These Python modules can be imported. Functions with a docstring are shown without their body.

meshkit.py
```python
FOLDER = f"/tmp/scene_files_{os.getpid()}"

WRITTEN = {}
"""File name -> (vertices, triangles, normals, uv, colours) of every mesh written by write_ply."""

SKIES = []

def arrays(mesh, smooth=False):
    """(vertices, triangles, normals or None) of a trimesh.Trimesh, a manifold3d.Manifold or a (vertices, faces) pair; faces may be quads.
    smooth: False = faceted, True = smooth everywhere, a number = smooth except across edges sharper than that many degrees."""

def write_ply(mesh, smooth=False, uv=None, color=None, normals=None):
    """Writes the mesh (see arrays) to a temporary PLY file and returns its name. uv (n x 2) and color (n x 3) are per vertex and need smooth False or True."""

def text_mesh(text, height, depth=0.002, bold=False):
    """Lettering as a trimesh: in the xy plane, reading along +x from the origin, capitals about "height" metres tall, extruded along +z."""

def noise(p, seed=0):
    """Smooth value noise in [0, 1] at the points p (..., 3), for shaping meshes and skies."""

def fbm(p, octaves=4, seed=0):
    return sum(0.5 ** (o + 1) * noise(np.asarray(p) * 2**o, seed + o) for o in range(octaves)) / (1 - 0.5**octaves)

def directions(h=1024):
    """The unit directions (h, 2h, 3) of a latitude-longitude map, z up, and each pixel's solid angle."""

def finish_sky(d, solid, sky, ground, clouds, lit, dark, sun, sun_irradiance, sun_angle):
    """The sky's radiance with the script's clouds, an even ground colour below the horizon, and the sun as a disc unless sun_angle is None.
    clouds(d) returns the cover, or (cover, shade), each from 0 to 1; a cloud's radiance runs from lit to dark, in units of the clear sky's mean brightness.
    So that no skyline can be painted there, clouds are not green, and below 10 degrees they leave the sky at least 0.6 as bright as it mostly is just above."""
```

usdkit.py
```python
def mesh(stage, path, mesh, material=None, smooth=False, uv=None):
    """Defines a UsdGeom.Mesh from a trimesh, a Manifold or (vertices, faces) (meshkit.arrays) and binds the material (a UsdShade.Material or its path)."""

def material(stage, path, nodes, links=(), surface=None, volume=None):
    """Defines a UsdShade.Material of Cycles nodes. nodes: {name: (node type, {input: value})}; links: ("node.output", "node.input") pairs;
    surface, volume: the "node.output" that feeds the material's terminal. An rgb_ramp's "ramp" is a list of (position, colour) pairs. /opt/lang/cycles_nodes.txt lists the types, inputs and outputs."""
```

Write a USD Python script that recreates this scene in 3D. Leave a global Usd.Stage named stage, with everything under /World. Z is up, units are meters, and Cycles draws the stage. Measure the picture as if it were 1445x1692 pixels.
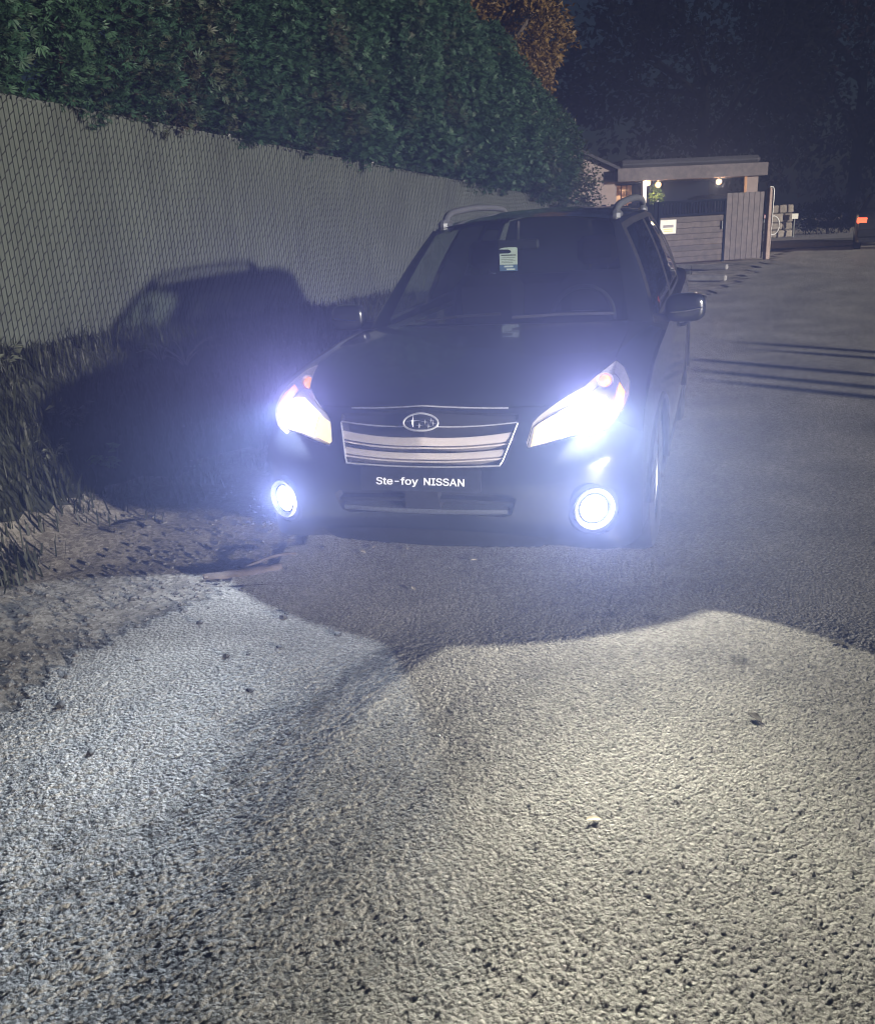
import math
import re
import numpy as np
import trimesh
import shapely
import shapely.affinity
from shapely.geometry import Polygon, Point
from scipy.interpolate import PchipInterpolator
from scipy.ndimage import map_coordinates
from scipy.spatial import cKDTree
from pxr import Usd, UsdGeom, UsdLux, UsdShade, Gf, Sdf, Vt
import usdkit, meshkit

stage = Usd.Stage.CreateInMemory()
UsdGeom.SetStageUpAxis(stage, 'Z')
UsdGeom.SetStageMetersPerUnit(stage, 1.0)
UsdGeom.Xform.Define(stage, '/World')
W = '/World/'


def frame(x, y, z, t):
    return Gf.Matrix4d(*map(float, (*x, 0, *y, 0, *z, 0, *t, 1)))


def aim(pos, d):
    """matrix whose -z axis points along d"""
    d = np.asarray(d, float) / np.linalg.norm(d)
    z = -d
    x = np.cross([0, 0, 1.0], z)
    x /= np.linalg.norm(x)
    return frame(x, np.cross(z, x), z, pos)


# ------------------------------------------------------------------ camera
F, PITCH, EYE, ROLL = 1514.0, 0.325, 1.667, 0.0449
cam = UsdGeom.Camera.Define(stage, W + 'camera')
R_, U_ = np.array([1.0, 0, 0]), np.array([0, math.sin(PITCH), math.cos(PITCH)])
cr, sr = math.cos(ROLL), math.sin(ROLL)
cam.AddTransformOp().Set(frame(cr * R_ - sr * U_, sr * R_ + cr * U_, [0, -math.cos(PITCH), math.sin(PITCH)], [0, 0, EYE]))
cam.CreateHorizontalApertureAttr(36.0)
cam.CreateFocalLengthAttr(36.0 * F / 1445)
cam.CreateClippingRangeAttr(Gf.Vec2f(0.05, 1000))
cam.CreateExposureAttr(0.8)

# ------------------------------------------------------------------ sky and the street light's far glow
ELEV, AZ = math.radians(7.3), math.radians(134.0)        # direction towards the light, azimuth from +y towards +x
to_light = np.array([math.sin(AZ) * math.cos(ELEV), math.cos(AZ) * math.cos(ELEV), math.sin(ELEV)])
dome = UsdLux.DomeLight.Define(stage, W + 'sky')
dome.GetPrim().SetCustomDataByKey('kind', 'structure')
sky_mat = usdkit.material(stage, W + 'Looks/night_sky', {
    'sky': ('sky_texture', {'sky_type': 'single_scattering', 'sun_disc': False, 'sun_elevation': ELEV, 'sun_rotation': AZ}),
    'tint': ('mix', {'mix_type': 'multiply', 'fac': 1.0, 'color2': (0.50, 0.66, 1.0)}),
    'bg': ('background_shader', {'strength': 0.0045})},
    [('sky.color', 'tint.color1'), ('tint.color', 'bg.color')], surface='bg.background')
UsdShade.MaterialBindingAPI.Apply(dome.GetPrim()).Bind(sky_mat)
sun = UsdLux.DistantLight.Define(stage, W + 'moonlight')  # directional light standing for the unseen street light behind the camera
sun.CreateIntensityAttr(1.25)
sun.CreateNormalizeAttr(True)
sun.CreateAngleAttr(1.5)
sun.CreateColorAttr(Gf.Vec3f(1.0, 0.93, 0.80))
sun.AddTransformOp().Set(aim([0, 0, 30], -to_light))

# lamp strengths of the car that faces the camera
BEAM_R, BEAM_L = 20.5, 23.0
GLARE = 88.0
HAZE = 0.0038

# ------------------------------------------------------------------ small helpers
used = {}


def numbered(parent, name):
    k = used.get((parent, name), 0)
    used[(parent, name)] = k + 1
    return f'{parent}/{name}' if k == 0 else f'{parent}/{name}_{k:03d}'


def tag(prim, label=None, cat=None, group=None, kind=None):
    for k, v in (('label', label), ('category', cat), ('group', group), ('kind', kind)):
        if v:
            prim.SetCustomDataByKey(k, v)


def path_of(o):
    return '/World' if o is None else (o if isinstance(o, str) else str(o.GetPath()))


def obj(name, mesh, mat, parent=None, smooth=False, label=None, cat=None, group=None, kind=None):
    if isinstance(mesh, list):
        mesh = join(mesh)
    p = usdkit.mesh(stage, numbered(path_of(parent), name), mesh, M[mat], smooth=smooth).GetPrim()
    tag(p, label, cat, group, kind)
    return p


def thing(name, label, cat, loc=(0, 0, 0), rz=0.0, group=None, scale=None):
    x = UsdGeom.Xform.Define(stage, numbered('/World', name))
    x.AddTranslateOp().Set(Gf.Vec3d(*map(float, loc)))
    x.AddRotateZOp().Set(math.degrees(rz))
    if scale is not None:
        x.AddScaleOp().Set(Gf.Vec3f(*scale))
    tag(x.GetPrim(), label, cat, group)
    return x.GetPrim()


def copy(src, label, loc, rz=0.0, group=None, scale=None, name=None):
    was = src.GetCustomData()
    r = thing(name or re.sub(r'_[0-9]{3}$', '', src.GetName()), label, was['category'], loc, rz, group or was.get('group'), scale)
    r.GetReferences().AddInternalReference(src.GetPath())
    r.SetInstanceable(True)
    return r


def join(ms):
    return trimesh.util.concatenate([m for m in ms if m is not None])


def box(x0, x1, y0, y1, z0, z1, bev=0.0):
    m = trimesh.creation.box([x1 - x0, y1 - y0, z1 - z0])
    if bev:
        e = np.array([x1 - x0, y1 - y0, z1 - z0]) / 2
        s = np.array([[a, b, c] for a in (-1, 1) for b in (-1, 1) for c in (-1, 1)], float)
        pts = np.vstack([s * (e - np.array(o) * bev) for o in ((0, 1, 1), (1, 0, 1), (1, 1, 0))])
        m = trimesh.convex.convex_hull(pts)
    m.apply_translation([(x0 + x1) / 2, (y0 + y1) / 2, (z0 + z1) / 2])
    return m


def tube(pts, r, sides=6, cap=True):
    p = np.asarray(pts, float)
    r = np.broadcast_to(r, (len(p),))
    t = np.gradient(p, axis=0)
    t /= np.linalg.norm(t, axis=1, keepdims=True) + 1e-12
    ref = np.array([0, 0, 1.0]) if abs(t[:, 2]).mean() < 0.8 else np.array([1.0, 0.02, 0])
    a = np.cross(t, ref)
    a /= np.linalg.norm(a, axis=1, keepdims=True) + 1e-12
    b = np.cross(t, a)
    g = np.arange(sides) * 2 * np.pi / sides
    v = (p[:, None] + r[:, None, None] * (np.cos(g)[None, :, None] * a[:, None] + np.sin(g)[None, :, None] * b[:, None])).reshape(-1, 3)
    i, j = np.meshgrid(np.arange(len(p) - 1), np.arange(sides), indexing='ij')
    q = np.stack([i * sides + j, i * sides + (j + 1) % sides, (i + 1) * sides + (j + 1) % sides, (i + 1) * sides + j], -1).reshape(-1, 4)
    f = np.vstack([q[:, [0, 1, 2]], q[:, [0, 2, 3]]])
    if cap:
        n = len(v)
        v = np.vstack([v, p[0], p[-1]])
        k = np.arange(sides)
        f = np.vstack([f, np.c_[np.full(sides, n), (k + 1) % sides, k], np.c_[np.full(sides, n + 1), (len(p) - 1) * sides + k, (len(p) - 1) * sides + (k + 1) % sides]])
    return trimesh.Trimesh(v, f, process=False)


def grid(P):
    """P (n, m, 3) -> sheet"""
    n, m = P.shape[:2]
    i, j = np.meshgrid(np.arange(n - 1), np.arange(m - 1), indexing='ij')
    q = np.stack([i * m + j, i * m + j + 1, (i + 1) * m + j + 1, (i + 1) * m + j], -1).reshape(-1, 4)
    return trimesh.Trimesh(P.reshape(-1, 3), np.vstack([q[:, [0, 1, 2]], q[:, [0, 2, 3]]]), process=False)


def lathe(profile, sides=40):
    """profile: (r, h) pairs, axis z"""
    pr = np.asarray(profile, float)
    g = np.linspace(0, 2 * np.pi, sides + 1)
    P = np.stack([pr[:, 0][:, None] * np.cos(g), pr[:, 0][:, None] * np.sin(g), np.repeat(pr[:, 1][:, None], sides + 1, 1)], -1)
    m = grid(P)
    m.merge_vertices()
    return m


def orient(m, pos, d):
    """turn the mesh's z axis to d and move it to pos"""
    d = np.asarray(d, float) / np.linalg.norm(d)
    T = trimesh.geometry.align_vectors([0, 0, 1], d)
    m = m.copy()
    m.apply_transform(T)
    m.apply_translation(pos)
    return m


def clip_grid(poly, xs, ys):
    """triangles of the polygon cut along the grid lines -> (points 2d, faces)"""
    X, Y = np.meshgrid(np.arange(len(xs) - 1), np.arange(len(ys) - 1), indexing='ij')
    X, Y = X.ravel(), Y.ravel()
    cells = shapely.box(xs[X], ys[Y], xs[X + 1], ys[Y + 1])
    shapely.prepare(poly)
    hit = shapely.intersects(poly, cells)
    whole = shapely.contains(poly, cells)
    V, Fc, n = [], [], 0
    for k in np.nonzero(hit)[0]:
        if whole[k]:
            a, b, c, d = xs[X[k]], ys[Y[k]], xs[X[k] + 1], ys[Y[k] + 1]
            V.append(np.array([[a, b], [c, b], [c, d], [a, d]]))
            Fc.append(np.array([[0, 1, 2], [0, 2, 3]]) + n)
            n += 4
            continue
        part = shapely.intersection(poly, cells[k])
        for g in getattr(part, 'geoms', [part]):
            if g.geom_type != 'Polygon' or g.area < 1e-9:
                continue
            v, f = trimesh.creation.triangulate_polygon(g, engine='earcut')
            V.append(np.asarray(v)[:, :2])
            Fc.append(np.asarray(f) + n)
            n += len(v)
    V, Fc = np.vstack(V), np.vstack(Fc)
    key, inv = np.unique(np.round(V, 6), axis=0, return_inverse=True)
    Fc = inv.ravel()[Fc]
    Fc = Fc[(Fc[:, 0] != Fc[:, 1]) & (Fc[:, 1] != Fc[:, 2]) & (Fc[:, 0] != Fc[:, 2])]
    return key, Fc


def unpix(px, py, depth):
    """where the line of sight through a pixel of the photograph reaches a depth (used to find true positions)"""
    a, b = (px - 722.5) / F, (846 - py) / F
    a, b = a * cr + b * sr, -a * sr + b * cr
    r = np.array([a, math.cos(PITCH) + b * math.sin(PITCH), -math.sin(PITCH) + b * math.cos(PITCH)])
    return np.array([0, 0, EYE]) + r * depth / r[1]


def onground(px, py, z=0.0):
    p = unpix(px, py, 1.0) - np.array([0, 0, EYE])
    return np.array([0, 0, EYE]) + p * ((z - EYE) / p[2])


def smooth01(a, b, x):
    t = np.clip((np.asarray(x, float) - a) / (b - a), 0, 1)
    return t * t * (3 - 2 * t)


# ------------------------------------------------------------------ materials
M = {}


def plain(name, color, rough=0.5, metallic=0.0, spec=0.5, coat=0.0, vary=0.0, scale=8.0, bump=0.0, bscale=60.0, emit=None, emit_col=None, rnd=0.0):
    nodes = {'p': ('principled_bsdf', {'base_color': color, 'roughness': rough, 'metallic': metallic, 'specular_ior_level': spec, 'coat_weight': coat})}
    links = []
    if emit:
        nodes['p'][1].update(emission_color=emit_col or color, emission_strength=emit)
    if vary or rnd:
        nodes['g'] = ('texture_coordinate', {})
        nodes['n'] = ('noise_texture', {'scale': scale, 'detail': 5.0, 'roughness': 0.6})
        nodes['r'] = ('map_range', {'from_min': 0.3, 'from_max': 0.7, 'to_min': 1 - vary, 'to_max': 1 + vary})
        nodes['h'] = ('hsv', {'color': color})
        links += [('g.object', 'n.vector'), ('n.fac', 'r.value')]
        if rnd:
            nodes['o'] = ('object_info', {})
            nodes['r2'] = ('map_range', {'from_min': 0.0, 'from_max': 1.0, 'to_min': 1 - rnd, 'to_max': 1 + rnd})
            nodes['m'] = ('math', {'math_type': 'multiply'})
            links += [('o.random', 'r2.value'), ('r.result', 'm.value1'), ('r2.result', 'm.value2'), ('m.value', 'h.value')]
        else:
            links += [('r.result', 'h.value')]
        links += [('h.color', 'p.base_color')]
    if bump:
        nodes['g2'] = ('texture_coordinate', {})
        nodes['bn'] = ('noise_texture', {'scale': bscale, 'detail': 4.0})
        nodes['b'] = ('bump', {'strength': bump, 'distance': 0.01})
        links += [('g2.object', 'bn.vector'), ('bn.fac', 'b.height'), ('b.normal', 'p.normal')]
    M[name] = usdkit.material(stage, W + 'Looks/' + name, nodes, links, surface='p.BSDF')


def glass(name, tint=(1, 1, 1), rough=0.02):
    M[name] = usdkit.material(stage, W + 'Looks/' + name, {
        't': ('transparent_bsdf', {'color': tint}), 'g': ('glossy_bsdf', {'color': (1, 1, 1), 'roughness': rough}),
        'f': ('layer_weight', {'blend': 0.5}), 'q': ('math', {'math_type': 'power', 'value2': 4.0}), 'q2': ('math', {'math_type': 'multiply_add', 'value2': 0.7, 'value3': 0.04}),
        'm': ('mix_closure', {})},
        [('f.facing', 'q.value1'), ('q.value', 'q2.value1'), ('q2.value', 'm.fac'), ('t.BSDF', 'm.closure1'), ('g.BSDF', 'm.closure2')], surface='m.closure')


def lit(name, color, strength):
    M[name] = usdkit.material(stage, W + 'Looks/' + name, {'e': ('emission', {'color': color, 'strength': strength})}, [], surface='e.emission')


def leafy(name, c1, c2, rough=0.55, trans=0.25, scale=3.0, low=None, spec=0.3):
    stops = [(0.25, c1), (0.85, c2)] if low is None else [(0.16, low), (0.30, c1), (0.85, c2)]
    M[name] = usdkit.material(stage, W + 'Looks/' + name, {
        'g': ('geometry', {}), 'o': ('object_info', {}), 'tc': ('texture_coordinate', {}),
        'n': ('noise_texture', {'scale': scale, 'detail': 3.0}),
        'a': ('math', {'math_type': 'multiply_add', 'value2': 0.55, 'value3': 0.0}),
        'a2': ('math', {'math_type': 'multiply_add', 'value2': 0.45}),
        'a3': ('math', {'math_type': 'multiply_add', 'value2': 0.25}),
        'r': ('rgb_ramp', {'ramp': stops}),
        'p': ('principled_bsdf', {'roughness': rough, 'specular_ior_level': spec}),
        't': ('translucent_bsdf', {}), 'm': ('mix_closure', {'fac': trans})},
        [('tc.object', 'n.vector'), ('g.random_per_island', 'a.value1'), ('n.fac', 'a2.value1'), ('a.value', 'a2.value3'), ('o.random', 'a3.value1'), ('a2.value', 'a3.value3'),
         ('a3.value', 'r.fac'), ('r.color', 'p.base_color'), ('r.color', 't.color'), ('p.BSDF', 'm.closure1'), ('t.BSDF', 'm.closure2')], surface='m.closure')


plain('car_paint', (0.010, 0.012, 0.018), 0.28, 0.2, 0.5, 1.0)
plain('black_plastic', (0.012, 0.012, 0.013), 0.7, spec=0.25, bump=0.15, bscale=300)
plain('deep_black', (0.004, 0.004, 0.005), 0.8)
plain('chrome', (0.75, 0.75, 0.77), 0.12, 1.0)
plain('bright_trim', (0.50, 0.50, 0.53), 0.28, 0.45)
plain('lamp_rim', (0.86, 0.86, 0.87), 0.3, 0.1)
plain('satin_silver', (0.54, 0.485, 0.46), 0.35, 0.25)
plain('grey_rail', (0.075, 0.08, 0.09), 0.5, 0.3)
plain('rubber', (0.012, 0.012, 0.012), 0.75, bump=0.2, bscale=90)
plain('alloy', (0.4, 0.4, 0.41), 0.35, 0.9)
plain('seat_cloth', (0.004, 0.004, 0.005), 0.95, spec=0.03)
plain('lamp_housing', (0.34, 0.34, 0.34), 0.4, 0.5, emit=0.045, emit_col=(1.0, 0.9, 0.72))
plain('amber_plastic', (0.9, 0.28, 0.02), 0.25, emit=0.55, emit_col=(1.0, 0.38, 0.02))
plain('plate_black', (0.013, 0.014, 0.018), 0.4)
plain('letter_white', (0.72, 0.72, 0.74), 0.5)
plain('permit_white', (0.62, 0.63, 0.61), 0.6, vary=0.06, scale=60)
plain('permit_blue', (0.10, 0.16, 0.30), 0.6)
plain('ink', (0.02, 0.02, 0.025), 0.6)
lit('low_beam_light', (1.0, 0.93, 0.80), 2.2)
lit('high_beam_light', (1.0, 0.68, 0.26), 1.0)
lit('fog_light', (0.97, 0.99, 1.0), 3.0)
glass('clear_lens', (0.97, 0.97, 0.97), 0.03)
glass('window_glass', (0.70, 0.78, 0.72), 0.01)
glass('front_side_glass', (0.93, 0.95, 0.90), 0.01)
glass('tinted_glass', (0.10, 0.11, 0.11), 0.01)

plain('slat', (0.036, 0.042, 0.035), 0.6, vary=0.18, scale=1.6, rnd=0.10)
plain('wire', (0.005, 0.0055, 0.0055), 0.5)
plain('post_metal', (0.05, 0.055, 0.05), 0.5)
leafy('cedar_leaf', (0.017, 0.046, 0.026), (0.060, 0.112, 0.056), low=(0.05, 0.042, 0.028))
leafy('shrub_leaf', (0.018, 0.027, 0.017), (0.09, 0.085, 0.055))
leafy('gold_leaf', (0.10, 0.062, 0.018), (0.30, 0.195, 0.06), trans=0.4)
leafy('dark_leaf', (0.002, 0.0025, 0.002), (0.006, 0.007, 0.006), rough=.95, spec=.03)  # far foliage near black: the missing light is put into the colour
leafy('rust_leaf', (0.004, 0.0025, 0.0025), (0.014, 0.007, 0.0065), rough=.95, spec=.03)  # reddish far foliage, darkened in its colour the same way
leafy('porch_leaf', (0.05, 0.10, 0.02), (0.16, 0.24, 0.06))
leafy('grass_blade', (0.008, 0.012, 0.006), (0.050, 0.050, 0.028), trans=0.3)
leafy('pale_grass', (0.09, 0.10, 0.07), (0.17, 0.17, 0.13), trans=0.3)
plain('bark', (0.045, 0.035, 0.028), 0.9, vary=0.4, scale=14, bump=0.6, bscale=40)
plain('night_bark', (0.003, 0.003, 0.003), 0.95, spec=0.05)  # shaded copy of bark: night darkness of the far trunks put into the colour
plain('pale_wood', (0.050, 0.038, 0.032), 0.8, vary=0.35, scale=22, bump=0.5, bscale=60)
plain('board_grey', (0.065, 0.053, 0.055), 0.8, vary=0.3, scale=7, bump=0.3, bscale=40, rnd=0.12)
plain('board_brown', (0.046, 0.036, 0.034), 0.8, vary=0.4, scale=6, bump=0.3, bscale=40, rnd=0.2)
plain('board_dark', (0.006, 0.008, 0.014), 0.95, spec=0.05, vary=0.2, scale=8)
plain('post_wood', (0.17, 0.12, 0.10), 0.75, vary=0.25, scale=9)
plain('pipe_white', (0.40, 0.39, 0.38), 0.4)
plain('sign_white', (0.38, 0.365, 0.32), 0.5)
plain('sign_ochre', (0.42, 0.32, 0.10), 0.5)
plain('sign_dark', (0.05, 0.03, 0.04), 0.5)
plain('stucco', (0.16, 0.128, 0.12), 0.85, vary=0.12, scale=3, bump=0.3, bscale=50)
plain('door_wood', (0.50, 0.30, 0.16), 0.6, vary=0.25, scale=3)
plain('roof_dark', (0.016, 0.016, 0.021), 0.85, vary=0.3, scale=6)
plain('soffit', (0.10, 0.08, 0.075), 0.8)
plain('trim_white', (0.60, 0.58, 0.56), 0.6)
plain('stone', (0.15, 0.128, 0.105), 0.85, vary=0.3, scale=7, bump=0.5, bscale=25, rnd=0.25)
plain('mortar', (0.06, 0.055, 0.05), 0.9)
plain('concrete', (0.17, 0.165, 0.16), 0.85, vary=0.25, scale=9, bump=0.3, bscale=60)
plain('pebble', (0.065, 0.062, 0.058), 0.7, vary=0.4, scale=12, rnd=0.5)
plain('dark_pebble', (0.02, 0.02, 0.02), 0.7)
plain('dry_leaf', (0.45, 0.40, 0.30), 0.7, vary=0.2, scale=40)
plain('dark_dry_leaf', (0.035, 0.03, 0.022), 0.7, vary=0.2, scale=40)
plain('grey_paint', (0.03, 0.03, 0.034), 0.3, 0.3, coat=1.0)
lit('tail_red', (1.0, 0.12, 0.05), 1.5)
plain('unlit_tail', (0.12, 0.01, 0.01), 0.3)
lit('porch_bulb', (1.0, 0.55, 0.20), 2.6)

# asphalt: colour of each stone comes from a vertex value near the camera, and from noise elsewhere
M['asphalt'] = usdkit.material(stage, W + 'Looks/asphalt', {
    'g': ('geometry', {}),
    'v': ('voronoi_texture', {'scale': 95.0, 'randomness': 1.0}),
    'vr': ('map_range', {'from_min': 0.0, 'from_max': 1.0, 'to_min': 0.62, 'to_max': 1.35}),
    'sep': ('separate_color', {}),
    'big': ('noise_texture', {'scale': 1.3, 'detail': 5.0, 'roughness': 0.6}),
    'br': ('map_range', {'from_min': 0.3, 'from_max': 0.7, 'to_min': 0.70, 'to_max': 1.25}),
    'mul': ('math', {'math_type': 'multiply'}),
    'h': ('hsv', {'color': (0.225, 0.218, 0.20)}),
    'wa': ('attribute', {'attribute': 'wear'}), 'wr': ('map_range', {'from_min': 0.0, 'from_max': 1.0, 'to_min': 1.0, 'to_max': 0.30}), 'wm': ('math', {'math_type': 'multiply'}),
    'n1': ('noise_texture', {'scale': 140.0, 'detail': 4.0, 'roughness': 0.65}),
    'v2': ('voronoi_texture', {'scale': 75.0, 'feature': 'f1'}),
    'inv': ('math', {'math_type': 'multiply_add', 'value2': -0.9}),
    'b': ('bump', {'strength': 0.9, 'distance': 0.016}),
    'rn': ('map_range', {'from_min': 0.35, 'from_max': 0.65, 'to_min': 0.46, 'to_max': 0.62}),
    'p': ('principled_bsdf', {'specular_ior_level': 0.5, 'diffuse_roughness': 1.0})},
    [('g.position', 'v.vector'), ('v.color', 'sep.color'), ('sep.r', 'vr.value'), ('g.position', 'big.vector'), ('big.fac', 'br.value'),
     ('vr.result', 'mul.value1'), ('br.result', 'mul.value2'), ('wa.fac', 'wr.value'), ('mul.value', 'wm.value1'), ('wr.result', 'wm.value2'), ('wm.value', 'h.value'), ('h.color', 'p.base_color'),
     ('g.position', 'n1.vector'), ('g.position', 'v2.vector'), ('v2.distance', 'inv.value1'), ('n1.fac', 'inv.value3'), ('inv.value', 'b.height'), ('b.normal', 'p.normal'),
     ('big.fac', 'rn.value'), ('rn.result', 'p.roughness')], surface='p.BSDF')
M['soil'] = usdkit.material(stage, W + 'Looks/soil', {
    'g': ('geometry', {}),
    'v': ('voronoi_texture', {'scale': 60.0}), 'sep': ('separate_color', {}),
    'n': ('noise_texture', {'scale': 2.2, 'detail': 7.0, 'roughness': 0.65}),
    'mx': ('math', {'math_type': 'multiply_add', 'value2': 0.35}),
    'r': ('rgb_ramp', {'ramp': [(0.35, (0.055, 0.049, 0.041)), (0.6, (0.115, 0.104, 0.088)), (0.9, (0.23, 0.215, 0.19))]}),
    'n1': ('noise_texture', {'scale': 90.0, 'detail': 5.0, 'roughness': 0.7}),
    'b': ('bump', {'strength': 0.9, 'distance': 0.015}),
    'p': ('principled_bsdf', {'roughness': 0.85, 'specular_ior_level': 0.3, 'diffuse_roughness': 1.0})},
    [('g.position', 'v.vector'), ('v.color', 'sep.color'), ('g.position', 'n.vector'), ('sep.r', 'mx.value1'), ('n.fac', 'mx.value3'), ('mx.value', 'r.fac'), ('r.color', 'p.base_color'),
     ('g.position', 'n1.vector'), ('n1.fac', 'b.height'), ('b.normal', 'p.normal')], surface='p.BSDF')
plain('lawn_soil', (0.014, 0.018, 0.011), 0.95, vary=0.4, scale=2, bump=0.6, bscale=30)

rng = np.random.default_rng(7)

# ------------------------------------------------------------------ ground
E0 = np.array([-1.05, 4.07])
RD = math.radians(26.5)
DIR, NRM = np.array([math.sin(RD), math.cos(RD)]), np.array([-math.cos(RD), math.sin(RD)])
FENCE0, FENCE1 = np.array([-3.10, 7.50]), np.array([3.76, 22.0])
FTOP0, FTOP1 = 2.60, 1.49


def along(x, y):
    d = np.stack([np.asarray(x, float) - E0[0], np.asarray(y, float) - E0[1]], -1)
    return d @ DIR, d @ NRM


def bank(x, y):
    s, e = along(x, y)
    base = 0.70 * (1 - np.clip((s - 2.17) / 16.0, 0, 1))
    p = np.stack([np.asarray(x, float), np.asarray(y, float), np.zeros_like(np.asarray(x, float))], -1)
    rough = (meshkit.fbm(p * 2.5, 4, 5) - 0.5) * 0.10 + (meshkit.fbm(p * 14, 3, 9) - 0.5) * 0.03
    return base * smooth01(1.0, 3.1, e) + rough * smooth01(0.15, 1.2, e)


def sheet(xs, ys, zf, hole=None):
    Xg, Yg = np.meshgrid(xs, ys, indexing='ij')
    m = grid(np.stack([Xg, Yg, zf(Xg, Yg)], -1))
    if hole is not None:
        c = m.triangles_center
        m.update_faces(~hole(c[:, 0], c[:, 1]))
        m.remove_unreferenced_vertices()
    m.invert()
    if m.face_normals[:, 2].mean() < 0:
        m.invert()
    return m


far = np.array([-31, -20, -14, -10, -8])
xs = np.unique(np.r_[far, np.arange(-7, 6, 0.09), 8, 12, 20, 30, 35])
ys = np.unique(np.r_[-10, -7, -3, 0, np.arange(1.5, 12, 0.09), np.arange(12, 24, 0.4), 26, 30, 40, 53])
turf = lambda x, y: along(x, y)[1] > 1.15 + .5 * (meshkit.fbm(np.c_[x * 1.3, y * 1.3, x * 0], 3, 44) - .5) + .35 * np.clip(3.2 - along(x, y)[0], 0, 6) / 3
obj('ground', sheet(xs, ys, lambda x, y: bank(x, y) - 0.012, turf), 'soil', kind='structure', smooth=True)
obj('grassy_bank', sheet(xs, ys, lambda x, y: bank(x, y) - 0.012, lambda x, y: ~turf(x, y)), 'lawn_soil', kind='structure', smooth=True)


def road_edge(s):
    p = np.stack([s * 1.7, np.zeros_like(s), np.zeros_like(s)], -1)
    return (meshkit.fbm(p, 4, 3) - 0.5) * 0.30 + (meshkit.fbm(p * 9, 4, 21) - 0.5) * 0.20 + (meshkit.fbm(p * 40, 3, 22) - 0.5) * 0.10


# asphalt crumbs: domes of single stones from a jittered point set
PX0, PX1, PY0, PY1, STEP = -1.85, 1.85, 1.25, 4.00, 0.0054
gx, gy = np.arange(PX0, PX1 + 1e-6, STEP), np.arange(PY0, PY1 + 1e-6, STEP)
Xg, Yg = np.meshgrid(gx, gy, indexing='ij')
sp = 0.0098
cx, cy = np.meshgrid(np.arange(PX0 - 0.05, PX1 + 0.05, sp), np.arange(PY0 - 0.05, PY1 + 0.05, sp), indexing='ij')
pts = np.stack([cx.ravel(), cy.ravel()], -1) + rng.uniform(-0.5, 0.5, (cx.size, 2)) * sp * 1.1
keep = rng.random(len(pts)) < 0.975
pts = pts[keep]
hgt = rng.uniform(0.2, 1.0, len(pts)) ** 1.2
tilt = rng.normal(0, 0.45, (len(pts), 2))
Q = np.stack([Xg.ravel(), Yg.ravel()], -1)
d, idx = cKDTree(pts).query(Q, k=2, workers=1)
rel = Q - pts[idx[:, 0]]
edge = np.clip((d[:, 1] - d[:, 0]) / 0.0030, 0, 1)
crumb = hgt[idx[:, 0]] * 0.0066 * (0.35 + 0.65 * edge) + (rel * tilt[idx[:, 0]]).sum(1) * 0.5
p3 = np.c_[Q, np.zeros(len(Q))]
crumb += (meshkit.fbm(p3 * 40, 3, 4) - 0.5) * 0.008 + (meshkit.fbm(p3 * 4, 2, 8) - 0.5) * 0.018
fade = smooth01(0, 0.25, Q[:, 0] - PX0) * smooth01(0, 0.25, PX1 - Q[:, 0]) * smooth01(0.25, 1.45, PY1 - Q[:, 1]) * smooth01(0, 0.08, Q[:, 1] - PY0)
Z = np.where(fade > 0, crumb - 0.004, 0) * fade
s_, e_ = along(Q[:, 0], Q[:, 1])
over = e_ - road_edge(s_)
Z = Z - 0.05 * smooth01(-0.02, 0.10, over) - 0.004 * smooth01(-0.5, 0.0, over)
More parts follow.
